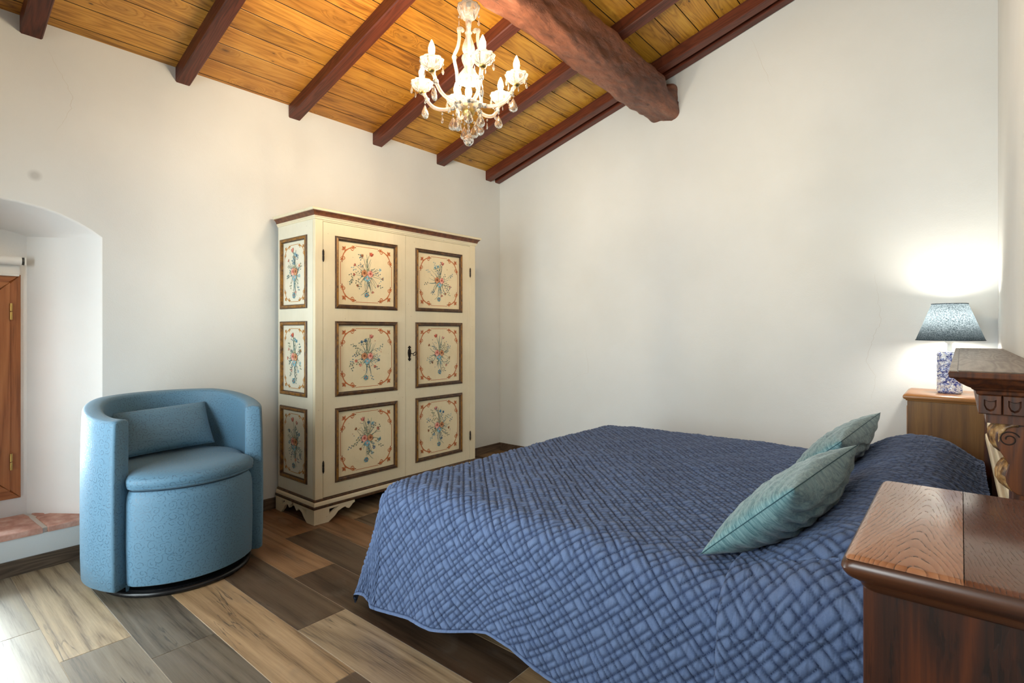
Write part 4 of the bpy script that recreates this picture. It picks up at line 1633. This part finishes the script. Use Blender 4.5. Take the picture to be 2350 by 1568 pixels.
def quilt_mesh(name, s0, s1, t0, t1, step, parent, lift=0.0, rot=0.0, amp=0.0080, thick=True):
    s = np.arange(s0, s1 + step / 2, step)
    t = np.arange(t0, t1 + step / 2, step)
    Sg, Tg = np.meshgrid(s, t, indexing='ij')
    P_ = quilt_surface(Sg, Tg)
    du = np.gradient(P_, axis=0)
    dv = np.gradient(P_, axis=1)
    nr = np.cross(du, dv)
    nr /= np.maximum(np.linalg.norm(nr, axis=-1, keepdims=True), 1e-9)
    nr[nr[..., 2] < -0.2] *= -1
    if rot:
        q = quilt_height(Sg * math.cos(rot) - Tg * math.sin(rot), Sg * math.sin(rot) + Tg * math.cos(rot))
    else:
        q = quilt_height(Sg, Tg)
    # puckers
    pk = sines(Sg * 60, Tg * 22, 77, 8, (1, 3), (1, 3)) * 0.0008 + sines(Sg * 18, Tg * 18, 78, 8, (1, 3), (1, 3)) * 0.0016
    eb = np.ones_like(q)
    rim = np.minimum.reduce([Sg - s0, Tg - t0, t1 - Tg]) if not lift else np.minimum.reduce([Sg - s0, Tg - t0])
    edge = np.clip(rim / 0.016, 0, 1)
    if not lift:
        q = np.where(rim < 0.012, 0.9, q) * np.where(np.abs(rim - 0.0135) < 0.0026, 0.15, 1.0)
    roll = lift * np.sqrt(np.clip(1 - (1 - np.clip(rim / 0.022, 0, 1)) ** 2, 0, 1)) if lift else 0
    P_ = P_ + nr * ((q * amp + pk) + roll)[..., None]
    nu_, nv_ = q.shape
    me = bpy.data.meshes.new(name)
    V = P_.reshape(-1, 3)
    i = np.arange(nu_ - 1)[:, None] * nv_ + np.arange(nv_ - 1)[None, :]
    F = np.stack([i, i + nv_, i + nv_ + 1, i + 1], -1).reshape(-1, 4)
    o0 = ORG.get(parent.name) if parent else np.array((-0.95, 2.5, 0.0))
    me.vertices.add(len(V))
    me.vertices.foreach_set('co', (V - np.array(o0)).ravel())
    me.loops.add(F.size)
    me.polygons.add(len(F))
    me.loops.foreach_set('vertex_index', F.ravel())
    me.polygons.foreach_set('loop_start', np.arange(0, F.size, 4))
    me.polygons.foreach_set('use_smooth', np.ones(len(F), bool))
    me.update(calc_edges=True)
    me.validate()
    l = me.uv_layers.new(name='UVMap')
    uvv = np.stack([Sg.ravel(), Tg.ravel()], -1)
    l.data.foreach_set('uv', uvv[F.ravel()].ravel())
    ca = me.color_attributes.new('Col', 'FLOAT_COLOR', 'POINT')
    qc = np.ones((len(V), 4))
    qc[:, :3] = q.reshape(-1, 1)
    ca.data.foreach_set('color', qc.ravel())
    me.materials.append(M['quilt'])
    o = bpy.data.objects.new(name, me)
    COL.objects.link(o)
    if parent:
        o.parent = parent
    else:
        o.location = tuple(o0)
        ORG[o.name] = Vector(o0)
    return o


QS = 0.0043
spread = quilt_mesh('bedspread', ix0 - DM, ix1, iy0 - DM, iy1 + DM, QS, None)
tag(spread, 'blue diamond-quilted cotton bedspread draped over the double bed down to the floor', 'bedspread')
flap = quilt_mesh('folded_flap', -0.50, ix1, iy0 - DM + .03, iy1 + DM - .2, QS, spread, lift=0.032, rot=0.06)

p1 = pillow('pillow', M['teal'], (-.575, 1.535, .605), (-.335, 1.55, .835), (-.300, 2.40, .815), (-.55, 2.38, .615), .114, None, 6, 60, .12, 1.2, .48)
tag(p1, 'nearer of the two teal velvet pillows on the blue bedspread, its seam facing the viewer', 'pillow', 'teal velvet pillows on the bed')
p2 = pillow('pillow', M['teal'], (-.58, 2.52, .605), (-.375, 2.55, .795), (-.325, 3.42, .815), (-.57, 3.40, .615), .106, None, 9, 60, .12, 1.2, .50)
tag(p2, 'farther of the two teal velvet pillows, partly hidden behind the other pillow', 'pillow', 'teal velvet pillows on the bed')

# ------------------------------------------------------------------ headboard
HB = thing('headboard', 'old carved walnut headboard with a deep shelf-like cornice along the right wall', 'headboard', (0.13, 2.71, 0))
HY0, HY1 = 1.640, 3.775
XR = XC - 0.001
g = G()
# cornice: profile (front offset from x=.030, z)
cp = [(0.0, 1.097), (-.002, 1.099), (-.0035, 1.106), (-.010, 1.110), (-.012, 1.113), (-.020, 1.117), (-.032, 1.125), (-.040, 1.133), (-.043, 1.136), (-.050, 1.137), (-.052, 1.140), (-.053, 1.148), (-.051, 1.152)]
rings = [[(0.030 + o, HY0 + .053 + o, z), (XR, HY0 + .053 + o, z), (XR, HY1 - .053 - o, z), (0.030 + o, HY1 - .053 - o, z)] for o, z in cp]
g.loft(rings)
cornice = fixn(g.build('cornice', M['head_wood'], HB, bev=0.0008))
g = G()
g.loft([[(-.0045, HY0 + .017, z), (XR, HY0 + .017, z), (XR, HY1 - .017, z), (-.0045, HY1 - .017, z)] for z in (1.1525, 1.1545)])
g.build('top_board', M['head_top'], HB)
g = G()
g.loft([[(-.021, HY0 + .002, z), (-.0065, HY0 + .002, z), (-.0065, HY1 - .002, z), (-.021, HY1 - .002, z)] for z in (1.1522, 1.1542)])
g.build('edge_strip', M['head_top'], HB)
# frieze and its carved blocks
g = G()
g.box(0.046, XR, HY0 + .064, HY1 - .064, 1.030, 1.099)
g.build('frieze', M['head_wood'], HB)


def block(axis):
    gg = G()
    w, h = 0.0205, 0.0225
    c = [(-w, -h), (w, -h), (w, h), (-w, h)]
    outl = [(-w * .55, h * .55), (-w * .2, h * .38), (w * .2, h * .38), (w * .55, h * .55), (w * .55, -h * .1), (w * .35, -h * .55), (0, -h * .72), (-w * .35, -h * .55), (-w * .55, -h * .1)]
    rings_ = [(1.0, 0.0), (1.0, .012), (.92, .0145)]

    def f(u, v, d):
        return (u, -d, v) if axis == 'x' else (-d, u, v)
    # slab
    gg.loft([[f(u * s, v * s, d) for u, v in c] for s, d in rings_], 0, True, False)
    # face with a scooped hollow
    n = len(outl)
    b = len(gg.v)
    face = [f(u * .92, v * .92, .0145) for u, v in c]
    o1 = [f(u, v, .0145) for u, v in outl]
    o2 = [f(u * .75, v * .75 - .0, .006) for u, v in outl]
    gg.v.extend(face + o1 + o2)
    F_ = b
    O = b + 4
    I = b + 4 + n
    idx = [(3, [0, 1]), ]
    # fan faces between square and outline
    gg.f += [(F_ + 3, F_ + 2, O + 3, O + 2, O + 1, O + 0), (F_ + 2, F_ + 1, O + 5, O + 4, O + 3), (F_ + 1, F_ + 0, O + 7, O + 6, O + 5), (F_ + 0, F_ + 3, O + 0, O + 8, O + 7)]
    gg.m += [0] * 4
    for i in range(n):
        j = (i + 1) % n
        gg.f.append((O + i, O + j, I + j, I + i)); gg.m.append(0)
    gg.f.append(tuple(I + i for i in range(n))); gg.m.append(0)
    return gg


bX = fixn(block('x').build('carved_block', M['head_wood'], HB, loc=(0, 0, 0)))
org = ORG[HB.name]
first = True
for i in range(3):
    for yend, rz in ((HY0 + .064, 0), (HY1 - .064, PI)):
        o = bX if first else link_copy(bX, HB)
        first = False
        o.location = Vector((0.053 + .0425 * i, yend, 1.0745)) - org
        o.rotation_euler = (0, 0, rz)
y = HY0 + .070
while y < HY1 - .08:
    o = link_copy(bX, HB, Vector((.046, y + .021, 1.0745)) - org, (0, 0, -PI / 2))
    y += .0432
# pilasters with scrolled corbels
for yc, s in ((HY0 + .070, 1), (HY1 - .070, -1)):
    def fx(u, v, d):
        return (u, yc + s * d, v)
    g = G()
    g.box(.092, XR, min(yc + s * .004, yc + s * .115), max(yc + s * .004, yc + s * .115), 0.0, 1.03)
    g.build('pilaster', M['head_wood'], HB, bev=.002)
    side = [(.128, 1.028), (.084, 1.024), (.071, 1.018), (.064, 1.006), (.062, .992), (.065, .978), (.072, .962), (.080, .948), (.086, .936), (.083, .922), (.080, .908), (.082, .892), (.090, .876), (.100, .868), (.128, .862)]
    g = G(); g.prism(side, fx, 0.0, .10)
    cb = fixn(g.build('corbel', M['head_wood'], HB, bev=.0015))
    g = G()
    sp = []
    for i in range(34):
        a = math.radians(20 + i * 16)
        r = .019 - .0135 * i / 33
        sp.append(fx(.0865 + r * math.cos(a), .9945 + r * math.sin(a), -.0005))
    g.tube(sp, .0016, 6)
    g.tube([fx(.118, 1.024, 0), fx(.119, .94, 0), fx(.1185, .868, 0)], .0014, 6)
    g.build('volute', M['dark'], cb, smooth=60)
    # acanthus leaf: fluted sheet rolling over the front of the corbel
    for path, wdt in (([(.088, 1.031), (.080, 1.031), (.068, 1.024), (.058, 1.009), (.056, .992), (.060, .976), (.068, .962)], .11), ([(.083, .936), (.075, .924), (.070, .908), (.071, .892), (.078, .878), (.088, .872)], .095)):
        n_ = 33
        P_ = np.zeros((len(path), n_, 3))
        for i, (x_, z_) in enumerate(path):
            for j in range(n_):
                t = j / (n_ - 1)
                fl = .0045 * math.cos(t * PI * 10) + (.010 * abs(t - .5) * 2)
                tap = 1 - .25 * (i / (len(path) - 1)) ** 2
                P_[i, j] = fx(x_ + fl, z_ - .004 * math.cos(t * PI * 10), .05 + (t - .5) * wdt * tap)
        g = G(); g.grid(P_)
        lo_ = g.build('acanthus_leaf', M['leaf'], cb, smooth=180)
        sm = lo_.modifiers.new('solid', 'SOLIDIFY'); sm.thickness = .006; sm.offset = 0
# panel with pale moulded frame
g = G(); g.box(.118, XR, HY0 + .185, HY1 - .185, 0.0, 1.03); g.build('back_panel', M['head_wood'], HB)
for z0_, z1_, xx in ((.70, .735, .094), (.76, .80, .100)):
    g = G()
    g.loft([[(xx + a, yq, zq) for a, zq in ((.0, z0_ + .006), (.004, z0_), (.025, z0_), (.025, z1_), (.004, z1_), (.0, z1_ - .006))] for yq in (HY0 + .19, HY1 - .19)])
    fixn(g.build('pale_rail', M['cream'], HB, bev=.002))

# ------------------------------------------------------------------ bedside cabinets


def top_loft(prof, x0, x1, y0, y1, r):
    return [rrect(x0 + o, x1 - (o if False else 0), y0 + o, y1 - o, z, max(.001, r - o), 5) for o, z in prof]


# far, light veneer
N1 = thing('nightstand', 'light brown veneered nightstand in the corner under the lit lamp', 'nightstand', (-.07, 4.01, 0))
g = G()
g.box(-.237, .098, 3.832, 4.205, .06, .846)
g.build('body', M['stand_side'], N1, bev=.003)
g = G()
g.box(-.215, .085, 3.85, 4.19, 0, .062)
g.build('plinth', M['stand_side'], N1)
g = G()
g.loft([rrect(-.257 + o, .112 - o, 3.812 + o, 4.222 - o * .3, z, .004, 2) for o, z in ((.014, .846), (.012, .852), (.004, .857), (.0, .862), (.0, .872), (.004, .879), (.014, .884), (.016, .8855))])
fixn(g.build('top', M['stand_top'], N1, smooth=40))
for k in range(3):
    g = G(); z0_ = .10 + k * .245
    g.box(-.2415, -.232, 3.855, 4.18, z0_, z0_ + .225)
    dr = g.build('drawer', M['stand_top'], N1, bev=.004)
    g = G(); g.prism([(-.012, -.018), (.012, -.018), (.016, 0), (.012, .018), (-.012, .018), (-.016, 0)], lambda u, v, d: (-.2415 - d, 4.0175 + u, z0_ + .112 + v), 0, .0015)
    fixn(g.build('keyhole_plate', M['brass'], dr))
# near, dark chestnut
N2 = thing('nightstand', 'dark chestnut nightstand with a worn grainy top in the right foreground', 'nightstand', (.02, 1.1, 0))
nx0, nx1, ny0, ny1, nz = -.129, .160, .860, 1.357, .940
g = G()
g.box(nx0 + .024, nx1, ny0 + .030, ny1 - .024, .05, nz - .046)
g.build('body', M['cab_dark'], N2, bev=.003)
g = G(); g.box(nx0 + .034, nx1 - .01, ny0 + .04, ny1 - .034, 0, .051); g.build('plinth', M['cab_dark'], N2)
xs_ = [nx0, .003, .088, nx1]
# moulded edge of the slab
prof = [(.026, nz - .050), (.022, nz - .046), (.020, nz - .040), (.012, nz - .034), (.006, nz - .030), (.002, nz - .024), (.0, nz - .018), (.001, nz - .012), (.004, nz - .007), (.006, nz - .0055)]
g = G()
rings = [rrect(nx0 + o, nx1, ny0 + o, ny1 - o * .8, z, .014, 5) for o, z in prof]
g.loft(rings)
fixn(g.build('moulded_edge', M['cab_edge'], N2, smooth=35))
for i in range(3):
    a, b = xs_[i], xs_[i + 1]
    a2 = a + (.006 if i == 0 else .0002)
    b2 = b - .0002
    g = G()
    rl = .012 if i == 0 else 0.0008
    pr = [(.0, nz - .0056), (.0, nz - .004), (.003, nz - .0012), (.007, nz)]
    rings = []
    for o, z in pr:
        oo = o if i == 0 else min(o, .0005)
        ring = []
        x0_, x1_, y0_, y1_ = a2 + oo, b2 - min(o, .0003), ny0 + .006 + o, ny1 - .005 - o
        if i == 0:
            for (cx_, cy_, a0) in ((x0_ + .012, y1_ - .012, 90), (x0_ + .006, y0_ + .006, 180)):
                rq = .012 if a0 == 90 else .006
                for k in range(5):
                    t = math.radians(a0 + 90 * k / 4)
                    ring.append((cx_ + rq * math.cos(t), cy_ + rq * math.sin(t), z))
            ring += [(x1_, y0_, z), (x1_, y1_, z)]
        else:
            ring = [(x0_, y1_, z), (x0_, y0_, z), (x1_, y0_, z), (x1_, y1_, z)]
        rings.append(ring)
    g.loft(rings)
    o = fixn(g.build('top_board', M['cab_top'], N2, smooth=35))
    o.color = ((1, 1, 1, 1), (.36, .27, .23, 1), (.30, .21, .17, 1))[i]  # first board's colour lightened to carry its glare; others dark reddish wood
for k in range(3):
    z0_ = .075 + k * .27
    g = G(); g.box(nx0 + .0205, nx0 + .030, ny0 + .06, ny1 - .05, z0_, z0_ + .25)
    dr = g.build('drawer', M['cab_dark'], N2, bev=.004)
    g = G(); g.prism([(-.012, -.018), (.012, -.018), (.016, 0), (.012, .018), (-.012, .018), (-.016, 0)], lambda u, v, d: (nx0 + .0205 - d, (ny0 + ny1) / 2 + u, z0_ + .125 + v), 0, .0015)
    fixn(g.build('keyhole_plate', M['brass'], dr))

# ------------------------------------------------------------------ table lamp
LX, LY, LZ = -.050, 4.015, .8855
TL = thing('table_lamp', 'lit table lamp with dark blue shade and blue-and-white flowered ceramic base', 'lamp', (LX, LY, LZ))
nu, nv = 46, 120
z_ = np.linspace(0, 1, nu)[:, None]
t_ = np.linspace(0, 2 * PI, nv, endpoint=False)[None, :]
pw = 3.4
rad = (np.abs(np.cos(t_)) ** pw + np.abs(np.sin(t_)) ** pw) ** (-1 / pw)
H = .238
X_ = .053 * rad * np.cos(t_) + 0 * z_
Y_ = .042 * rad * np.sin(t_) + 0 * z_
rg = np.random.default_rng(2)
bump = np.zeros((nu, nv))
arc_ = t_ * .052
for iz in range(8):
    for ia in range(9):
        tc = 2 * PI * (ia + .5 * (iz % 2) + rg.uniform(-.15, .15)) / 9
        zc = H * (iz + .5 + rg.uniform(-.15, .15)) / 8
        da = (np.mod(t_ - tc + PI, 2 * PI) - PI) * .052
        d = np.hypot(da, z_ * H - zc)
        r0 = rg.uniform(.017, .021)
        hgt = np.sqrt(np.clip(1 - (d / r0) ** 2, 0, 1)) * .0065 * (0.8 + .2 * np.cos(d / r0 * 11))
        bump = np.maximum(bump, hgt)
env = np.clip(np.minimum(z_, 1 - z_) / .04, 0, 1)
k = 1 + bump * env / .05
shr = np.where(z_ < .02, .95, 1.0) * np.where(z_ > .985, .96, 1.0)
P = np.stack([LX + X_ * k * shr, LY + Y_ * k * shr, LZ + z_ * H + 0 * t_], -1)
g = G(); g.grid(P, 0, False, True)
g.f.append(tuple(reversed(range(nv)))); g.m.append(0)
fixn(g.build('ceramic_base', M['delft'], TL, smooth=180))
g = G(); g.loft([[(LX + .053 * r_ * c_ * math.cos(a) * 1.0, LY + .042 * r_ * c_ * math.sin(a), LZ + zz) for a, r_ in [(2 * PI * i / 48, (abs(math.cos(2 * PI * i / 48)) ** pw + abs(math.sin(2 * PI * i / 48)) ** pw) ** (-1 / pw)) for i in range(48)]] for c_, zz in ((.96, H - .001), (.97, H + .003), (.90, H + .006))])
g.build('white_rim', M['white_plastic'], TL, smooth=40)
g = G(); g.lathe([(.011, H + .005), (.011, .285), (.013, .288), (.022, .297), (.022, .312), (.018, .32)], (LX, LY, LZ), 24, cap0=True, cap1=True)
fixn(g.build('lamp_holder', M['white_plastic'], TL, smooth=40))
g = G(); g.lathe([(.012, .318), (.014, .365), (.020, .405), (.030, .438), (.033, .458), (.028, .478), (.014, .491), (.001, .494)], (LX, LY, LZ), 24, cap0=True)
fixn(g.build('bulb', M['lamp_bulb'], TL, smooth=180))
zb, zt = 1.192 - LZ, 1.402 - LZ
g = G(); g.lathe([(.1585, zb), (.0835, zt)], (LX, LY, LZ), 72)
sh = g.build('lamp_shade', M['shade'], TL, smooth=180)
so = sh.modifiers.new('solid', 'SOLIDIFY'); so.thickness = .0012
for r_, zz in ((.1588, zb), (.0838, zt)):
    g = G()
    g.tube([(LX + r_ * math.cos(2 * PI * i / 64), LY + r_ * math.sin(2 * PI * i / 64), LZ + zz) for i in range(64)], .0022, 6, closed=True)
    g.build('shade_trim', M['navy'], sh, smooth=60)
g = G()
for i in range(3):
    a = 2 * PI * i / 3 + .4
    g.tube([(LX + .021 * math.cos(a), LY + .021 * math.sin(a), LZ + .305), (LX + .1575 * math.cos(a), LY + .1575 * math.sin(a), LZ + zb + .003)], .0015, 6)
g.build('shade_carrier', M['white_plastic'], TL)

# wall socket with plug behind the nightstand
WS = thing('wall_socket', 'small grey wall socket with a plugged-in lamp cord behind the headboard', 'socket', (.130, YB, .585))
g = G()
g.loft([rrect(.112, .158, .545, .625, zz, .006, 3) for zz in (0, .008)]); g.v = [(x, YB - z - .0005, y) for x, y, z in g.v]
fixn(g.build('plate', M['socket'], WS))
g = G(); g.lathe([(.017, 0), (.017, .022), (.012, .03), (.003, .034)], (0, 0, 0), 16, cap0=True, cap1=True); g.v = [(.134 + x, YB - .008 - z, .582 + y) for x, y, z in g.v]
fixn(g.build('plug', M['socket'], WS, smooth=40))
g = G(); g.tube([(.134, YB - .040, .582), (.132, YB - .05, .56), (.126, YB - .045, .48), (.128, YB - .03, .30), (.12, YB - .03, .12), (.10, YB - .04, .02)], .003, 8)
g.build('cord', M['white_plastic'], WS, smooth=60)

# ------------------------------------------------------------------ chandelier
HX, HY = -1.864, 1.896
CH = thing('chandelier', 'lit glass chandelier with six candle arms and crystal drops hanging from the beam', 'chandelier', (HX, HY, 2.975))
c0 = (HX, HY, 0)
CG = M['glass']
# chain and hook
for i, z in enumerate((2.958, 2.933, 2.908, 2.883)):
    g = G()
    a = 0 if i % 2 else PI / 2
    g.tube([(HX + .0075 * math.cos(t) * math.cos(a), HY + .0075 * math.cos(t) * math.sin(a), z + .0155 * math.sin(t)) for t in [2 * PI * k / 16 for k in range(16)]], .0022, 6, closed=True)
    g.build('chain_link', M['iron'], CH, smooth=60)
g = G(); g.lathe([(.0, 2.872), (.004, 2.870), (.004, 2.86), (.012, 2.855), (.012, 2.848)], c0, 12); g.build('hook', M['iron'], CH, smooth=40)
g = G()
g.lathe([(.010, 2.775, 0), (.020, 2.780, .4), (.034, 2.792, 1), (.046, 2.812, 1), (.054, 2.835, 1.2), (.055, 2.848, 1.2), (.051, 2.846, 1.2), (.043, 2.822, 1), (.030, 2.800, 1), (.008, 2.790, 0)], c0, 80, 0, 10, .10)
g.build('top_bowl', CG, CH, smooth=180)
g = G(); g.lathe([(.006, 2.79), (.016, 2.775), (.014, 2.75), (.012, 2.735), (.014, 2.722), (.019, 2.716), (.012, 2.708)], c0, 24)
g.build('neck', CG, CH, smooth=180)
g = G(); g.lathe([(.012, 2.708, 0), (.014, 2.695, .5), (.022, 2.672, 1), (.030, 2.648, 1), (.031, 2.632, 1), (.024, 2.617, 1), (.014, 2.610, 0)], c0, 80, 0, 14, .10)
g.build('stem_vase', CG, CH, smooth=180)
g = G(); g.lathe([(.012, 2.61, 0), (.030, 2.603, 1), (.034, 2.594, 1), (.030, 2.575, 1), (.022, 2.553, .6), (.020, 2.545, 0), (.030, 2.530, .6), (.047, 2.505, 1.2), (.060, 2.478, 1.6), (.057, 2.474, 1.6), (.044, 2.50, 1.2), (.026, 2.53, .6), (.012, 2.535, 0)], c0, 80, 0, 10, .10)
g.build('bell_cup', CG, CH, smooth=180)
g = G(); g.lathe([(.010, 2.545), (.012, 2.53), (.012, 2.505)], c0, 16, cap0=True, cap1=True); g.build('socket_cap', M['iron'], CH, smooth=40)
g = G(); g.lathe([(.015, 2.505), (.016, 2.500), (.016, 2.470), (.013, 2.467), (.013, 2.452)], c0, 20, cap0=True, cap1=True); g.build('bulb_holder', M['white_plastic'], CH, smooth=40)
bprof = [(.009, 0), (.013, .010), (.0165, .024), (.016, .036), (.0115, .052), (.006, .064), (.0015, .073)]
g = G(); g.lathe([(r, 2.452 - z) for r, z in bprof], c0, 20, cap0=True); fixn(g.build('bulb', M['bulb'], CH, smooth=180))
# hub: ruffled dish, metal cup, finial, beads and ball
g = G(); g.lathe([(.014, 2.330, 0), (.034, 2.334, .6), (.052, 2.345, 1), (.066, 2.362, 1.4), (.064, 2.365, 1.4), (.046, 2.352, 1), (.014, 2.345, 0)], c0, 80, 0, 10, .12)
g.build('hub_dish', CG, CH, smooth=180)
g = G(); g.lathe([(.012, 2.372), (.030, 2.366), (.033, 2.352), (.030, 2.340), (.033, 2.334), (.030, 2.318), (.020, 2.306), (.010, 2.298), (.008, 2.290), (.004, 2.284), (.003, 2.274)], c0, 32, cap0=True, cap1=True)
g.build('hub_cup', M['brass'], CH, smooth=180)


def facet(prof, seg, c=(0, 0, 0), sq=.45, rot=0.0):
    gg = G()
    rings = []
    for k, (r, z) in enumerate(prof):
        off = (PI / seg) * (k % 2)
        ring = []
        for i in range(seg):
            t = 2 * PI * i / seg + off
            x, y = r * math.cos(t), r * sq * math.sin(t)
            ring.append((c[0] + x * math.cos(rot) - y * math.sin(rot), c[1] + x * math.sin(rot) + y * math.cos(rot), c[2] + z))
        rings.append(ring)
    gg.loft(rings)
    return gg


zz = 2.270
for i in range(4):
    g = facet([(.002, .012), (.006, .008), (.0075, 0), (.006, -.008), (.002, -.012)], 8, (HX, HY, zz - .012), 1.0)
    g.build('bead', M['crystal'], CH)
    zz -= .0175 if i else .022
g = facet([(.004, .033), (.007, .029), (.016, .022), (.024, .012), (.0265, 0), (.024, -.012), (.016, -.022), (.008, -.027), (.001, -.028)], 12, (HX, HY, 2.187), 1.0)
g.build('crystal_ball', M['crystal'], CH)

# big almond drops round the hub
big_p = [(.0008, .0), (.008, -.012), (.017, -.029), (.0225, -.045), (.021, -.056), (.013, -.065), (.002, -.069)]
small_p = [(.0008, .0), (.0035, -.010), (.0065, -.022), (.0062, -.028), (.003, -.034), (.0006, -.036)]


def drop(big, bead=True):
    gg = facet(big_p if big else small_p, 12 if big else 8, (0, 0, -.020 if bead else 0), .42)
    if bead:
        b2 = facet([(.001, .007), (.0045, .004), (.0052, 0), (.0045, -.004), (.001, -.007)], 8, (0, 0, -.008), 1.0)
        gg.add(b2.v, b2.f)
    gg.tube([(0, 0, .004), (0, 0, -.022)], .0007, 4, 1)
    return gg


big0 = drop(True).build('crystal_drop', [M['crystal'], M['iron']], CH, loc=(0, 0, 0))
small0 = drop(False).build('crystal_drop', [M['crystal'], M['iron']], CH, loc=(0, 0, 0))
oc = ORG[CH.name]
yaw = math.radians(39.88)
fb = True
for i in range(9):
    a = yaw + 2 * PI * i / 9 + .62
    r = .088 if i % 2 else .058
    z = 2.336 - .020 * (i % 3)
    o = big0 if fb else link_copy(big0, CH)
    fb = False
    o.location = Vector((HX + r * math.cos(a), HY + r * math.sin(a), z)) - oc
    o.rotation_euler = (0, 0, yaw + .5 * math.sin(i * 2.1))
fs = True
for i in range(5):
    a = yaw + 2 * PI * i / 5 + .3
    o = small0 if fs else link_copy(small0, CH)
    fs = False
    o.location = Vector((HX + .052 * math.cos(a), HY + .052 * math.sin(a), 2.815)) - oc
    o.rotation_euler = (0, 0, yaw + i)
for i in range(8):
    a = yaw + 2 * PI * i / 8 + .1
    o = link_copy(small0, CH, Vector((HX + .056 * math.cos(a), HY + .056 * math.sin(a), 2.476)) - oc, (0, 0, yaw + i))


def catmull(pts, n=8):
    P_ = [Vector(p) for p in pts]
    P_ = [P_[0] * 2 - P_[1]] + P_ + [P_[-1] * 2 - P_[-2]]
    out = []
    for i in range(1, len(P_) - 2):
        a, b, c, d = P_[i - 1], P_[i], P_[i + 1], P_[i + 2]
        for k in range(n):
            t = k / n
            out.append(.5 * ((2 * b) + (c - a) * t + (2 * a - 5 * b + 4 * c - d) * t * t + (3 * b - a - 3 * c + d) * t ** 3))
    out.append(P_[-2])
    return out


# upper scrolls
for i in range(4):
    a = yaw + math.radians(188) + i * PI / 2
    ca, sa = math.cos(a), math.sin(a)
    prof = [(.026, 2.722), (.034, 2.735), (.046, 2.730), (.045, 2.690), (.052, 2.645), (.070, 2.600), (.068, 2.570), (.058, 2.520), (.055, 2.470), (.060, 2.420), (.062, 2.370), (.050, 2.352)]
    g = G()
    pts = catmull([(HX + r * ca, HY + r * sa, z) for r, z in prof], 6)
    g.tube(pts, .0085, 10)
    for (r, z) in ((.046, 2.730), (.070, 2.592), (.058, 2.365)):
        g.lathe([(.002, .010), (.011, .008), (.013, 0), (.011, -.008), (.002, -.010)], (HX + r * ca, HY + r * sa, z), 12)
    g.build('scroll', CG, CH, smooth=60)

# candle arms
ARM = {}
for i in range(6):
    a = yaw + math.radians(-10 + 60 * i)
    ca, sa = math.cos(a), math.sin(a)
    prof = [(.020, 2.372), (.050, 2.362), (.090, 2.350), (.135, 2.348), (.178, 2.362), (.208, 2.392), (.224, 2.425), (.240, 2.438)]
    g = G()
    pts = catmull([(HX + r * ca, HY + r * sa, z) for r, z in prof], 6)
    g.tube(pts, .0088, 10)
    R_ = .240
    for r, z in ((.082, 2.352), (.214, 2.402)):
        g.lathe([(.002, .010), (.011, .008), (.0135, 0), (.011, -.008), (.002, -.010)], (HX + r * ca, HY + r * sa, z), 12)
    arm = g.build('arm', CG, CH, smooth=60)
    cc = (HX + R_ * ca, HY + R_ * sa, 0)
    if not ARM:
        def mk(nm, gg, mat, sm=180):
            o = gg.build(nm, mat, arm, smooth=sm, loc=(0, 0, 0))
            ARM[nm] = o
        g = G(); g.lathe([(.006, 2.432), (.016, 2.437), (.018, 2.443), (.012, 2.446)], (0, 0, 0), 20, cap0=True, cap1=True); mk('cup_base', g, M['brass'], 60)
        g = G(); g.lathe([(.008, 2.445, 0), (.020, 2.447, .5), (.034, 2.455, 1), (.046, 2.470, 1.1), (.054, 2.490, 1.4), (.052, 2.493, 1.4), (.042, 2.474, 1.1), (.030, 2.460, 1), (.008, 2.453, 0)], (0, 0, 0), 80, 0, 10, .14); mk('candle_cup', g, CG)
        g = G(); g.lathe([(.0125, 2.452), (.0125, 2.508), (.010, 2.512)], (0, 0, 0), 16, cap1=True); mk('candle_sleeve', g, M['glass'], 60)
        g = G(); g.lathe([(r * .92, 2.510 + z) for r, z in bprof], (0, 0, 0), 18, cap0=True); mk('bulb', fg if False else g, M['bulb'])
        os_ = list(ARM.values())
    else:
        os_ = [link_copy(o, arm) for o in ARM.values()]
    for o in os_:
        o.location = Vector(cc) - oc
    for k in range(6):
        b = a + 2 * PI * k / 6 + .5
        link_copy(small0, arm, Vector((cc[0] + .052 * math.cos(b), cc[1] + .052 * math.sin(b), 2.486)) - oc, (0, 0, b))
    link_copy(big0, arm, Vector((cc[0] - .016 * ca, cc[1] - .016 * sa, 2.398)) - oc, (0, 0, yaw + .3 * i))
    link_copy(small0, arm, Vector((HX + .135 * ca, HY + .135 * sa, 2.335)) - oc, (0, 0, yaw + i))
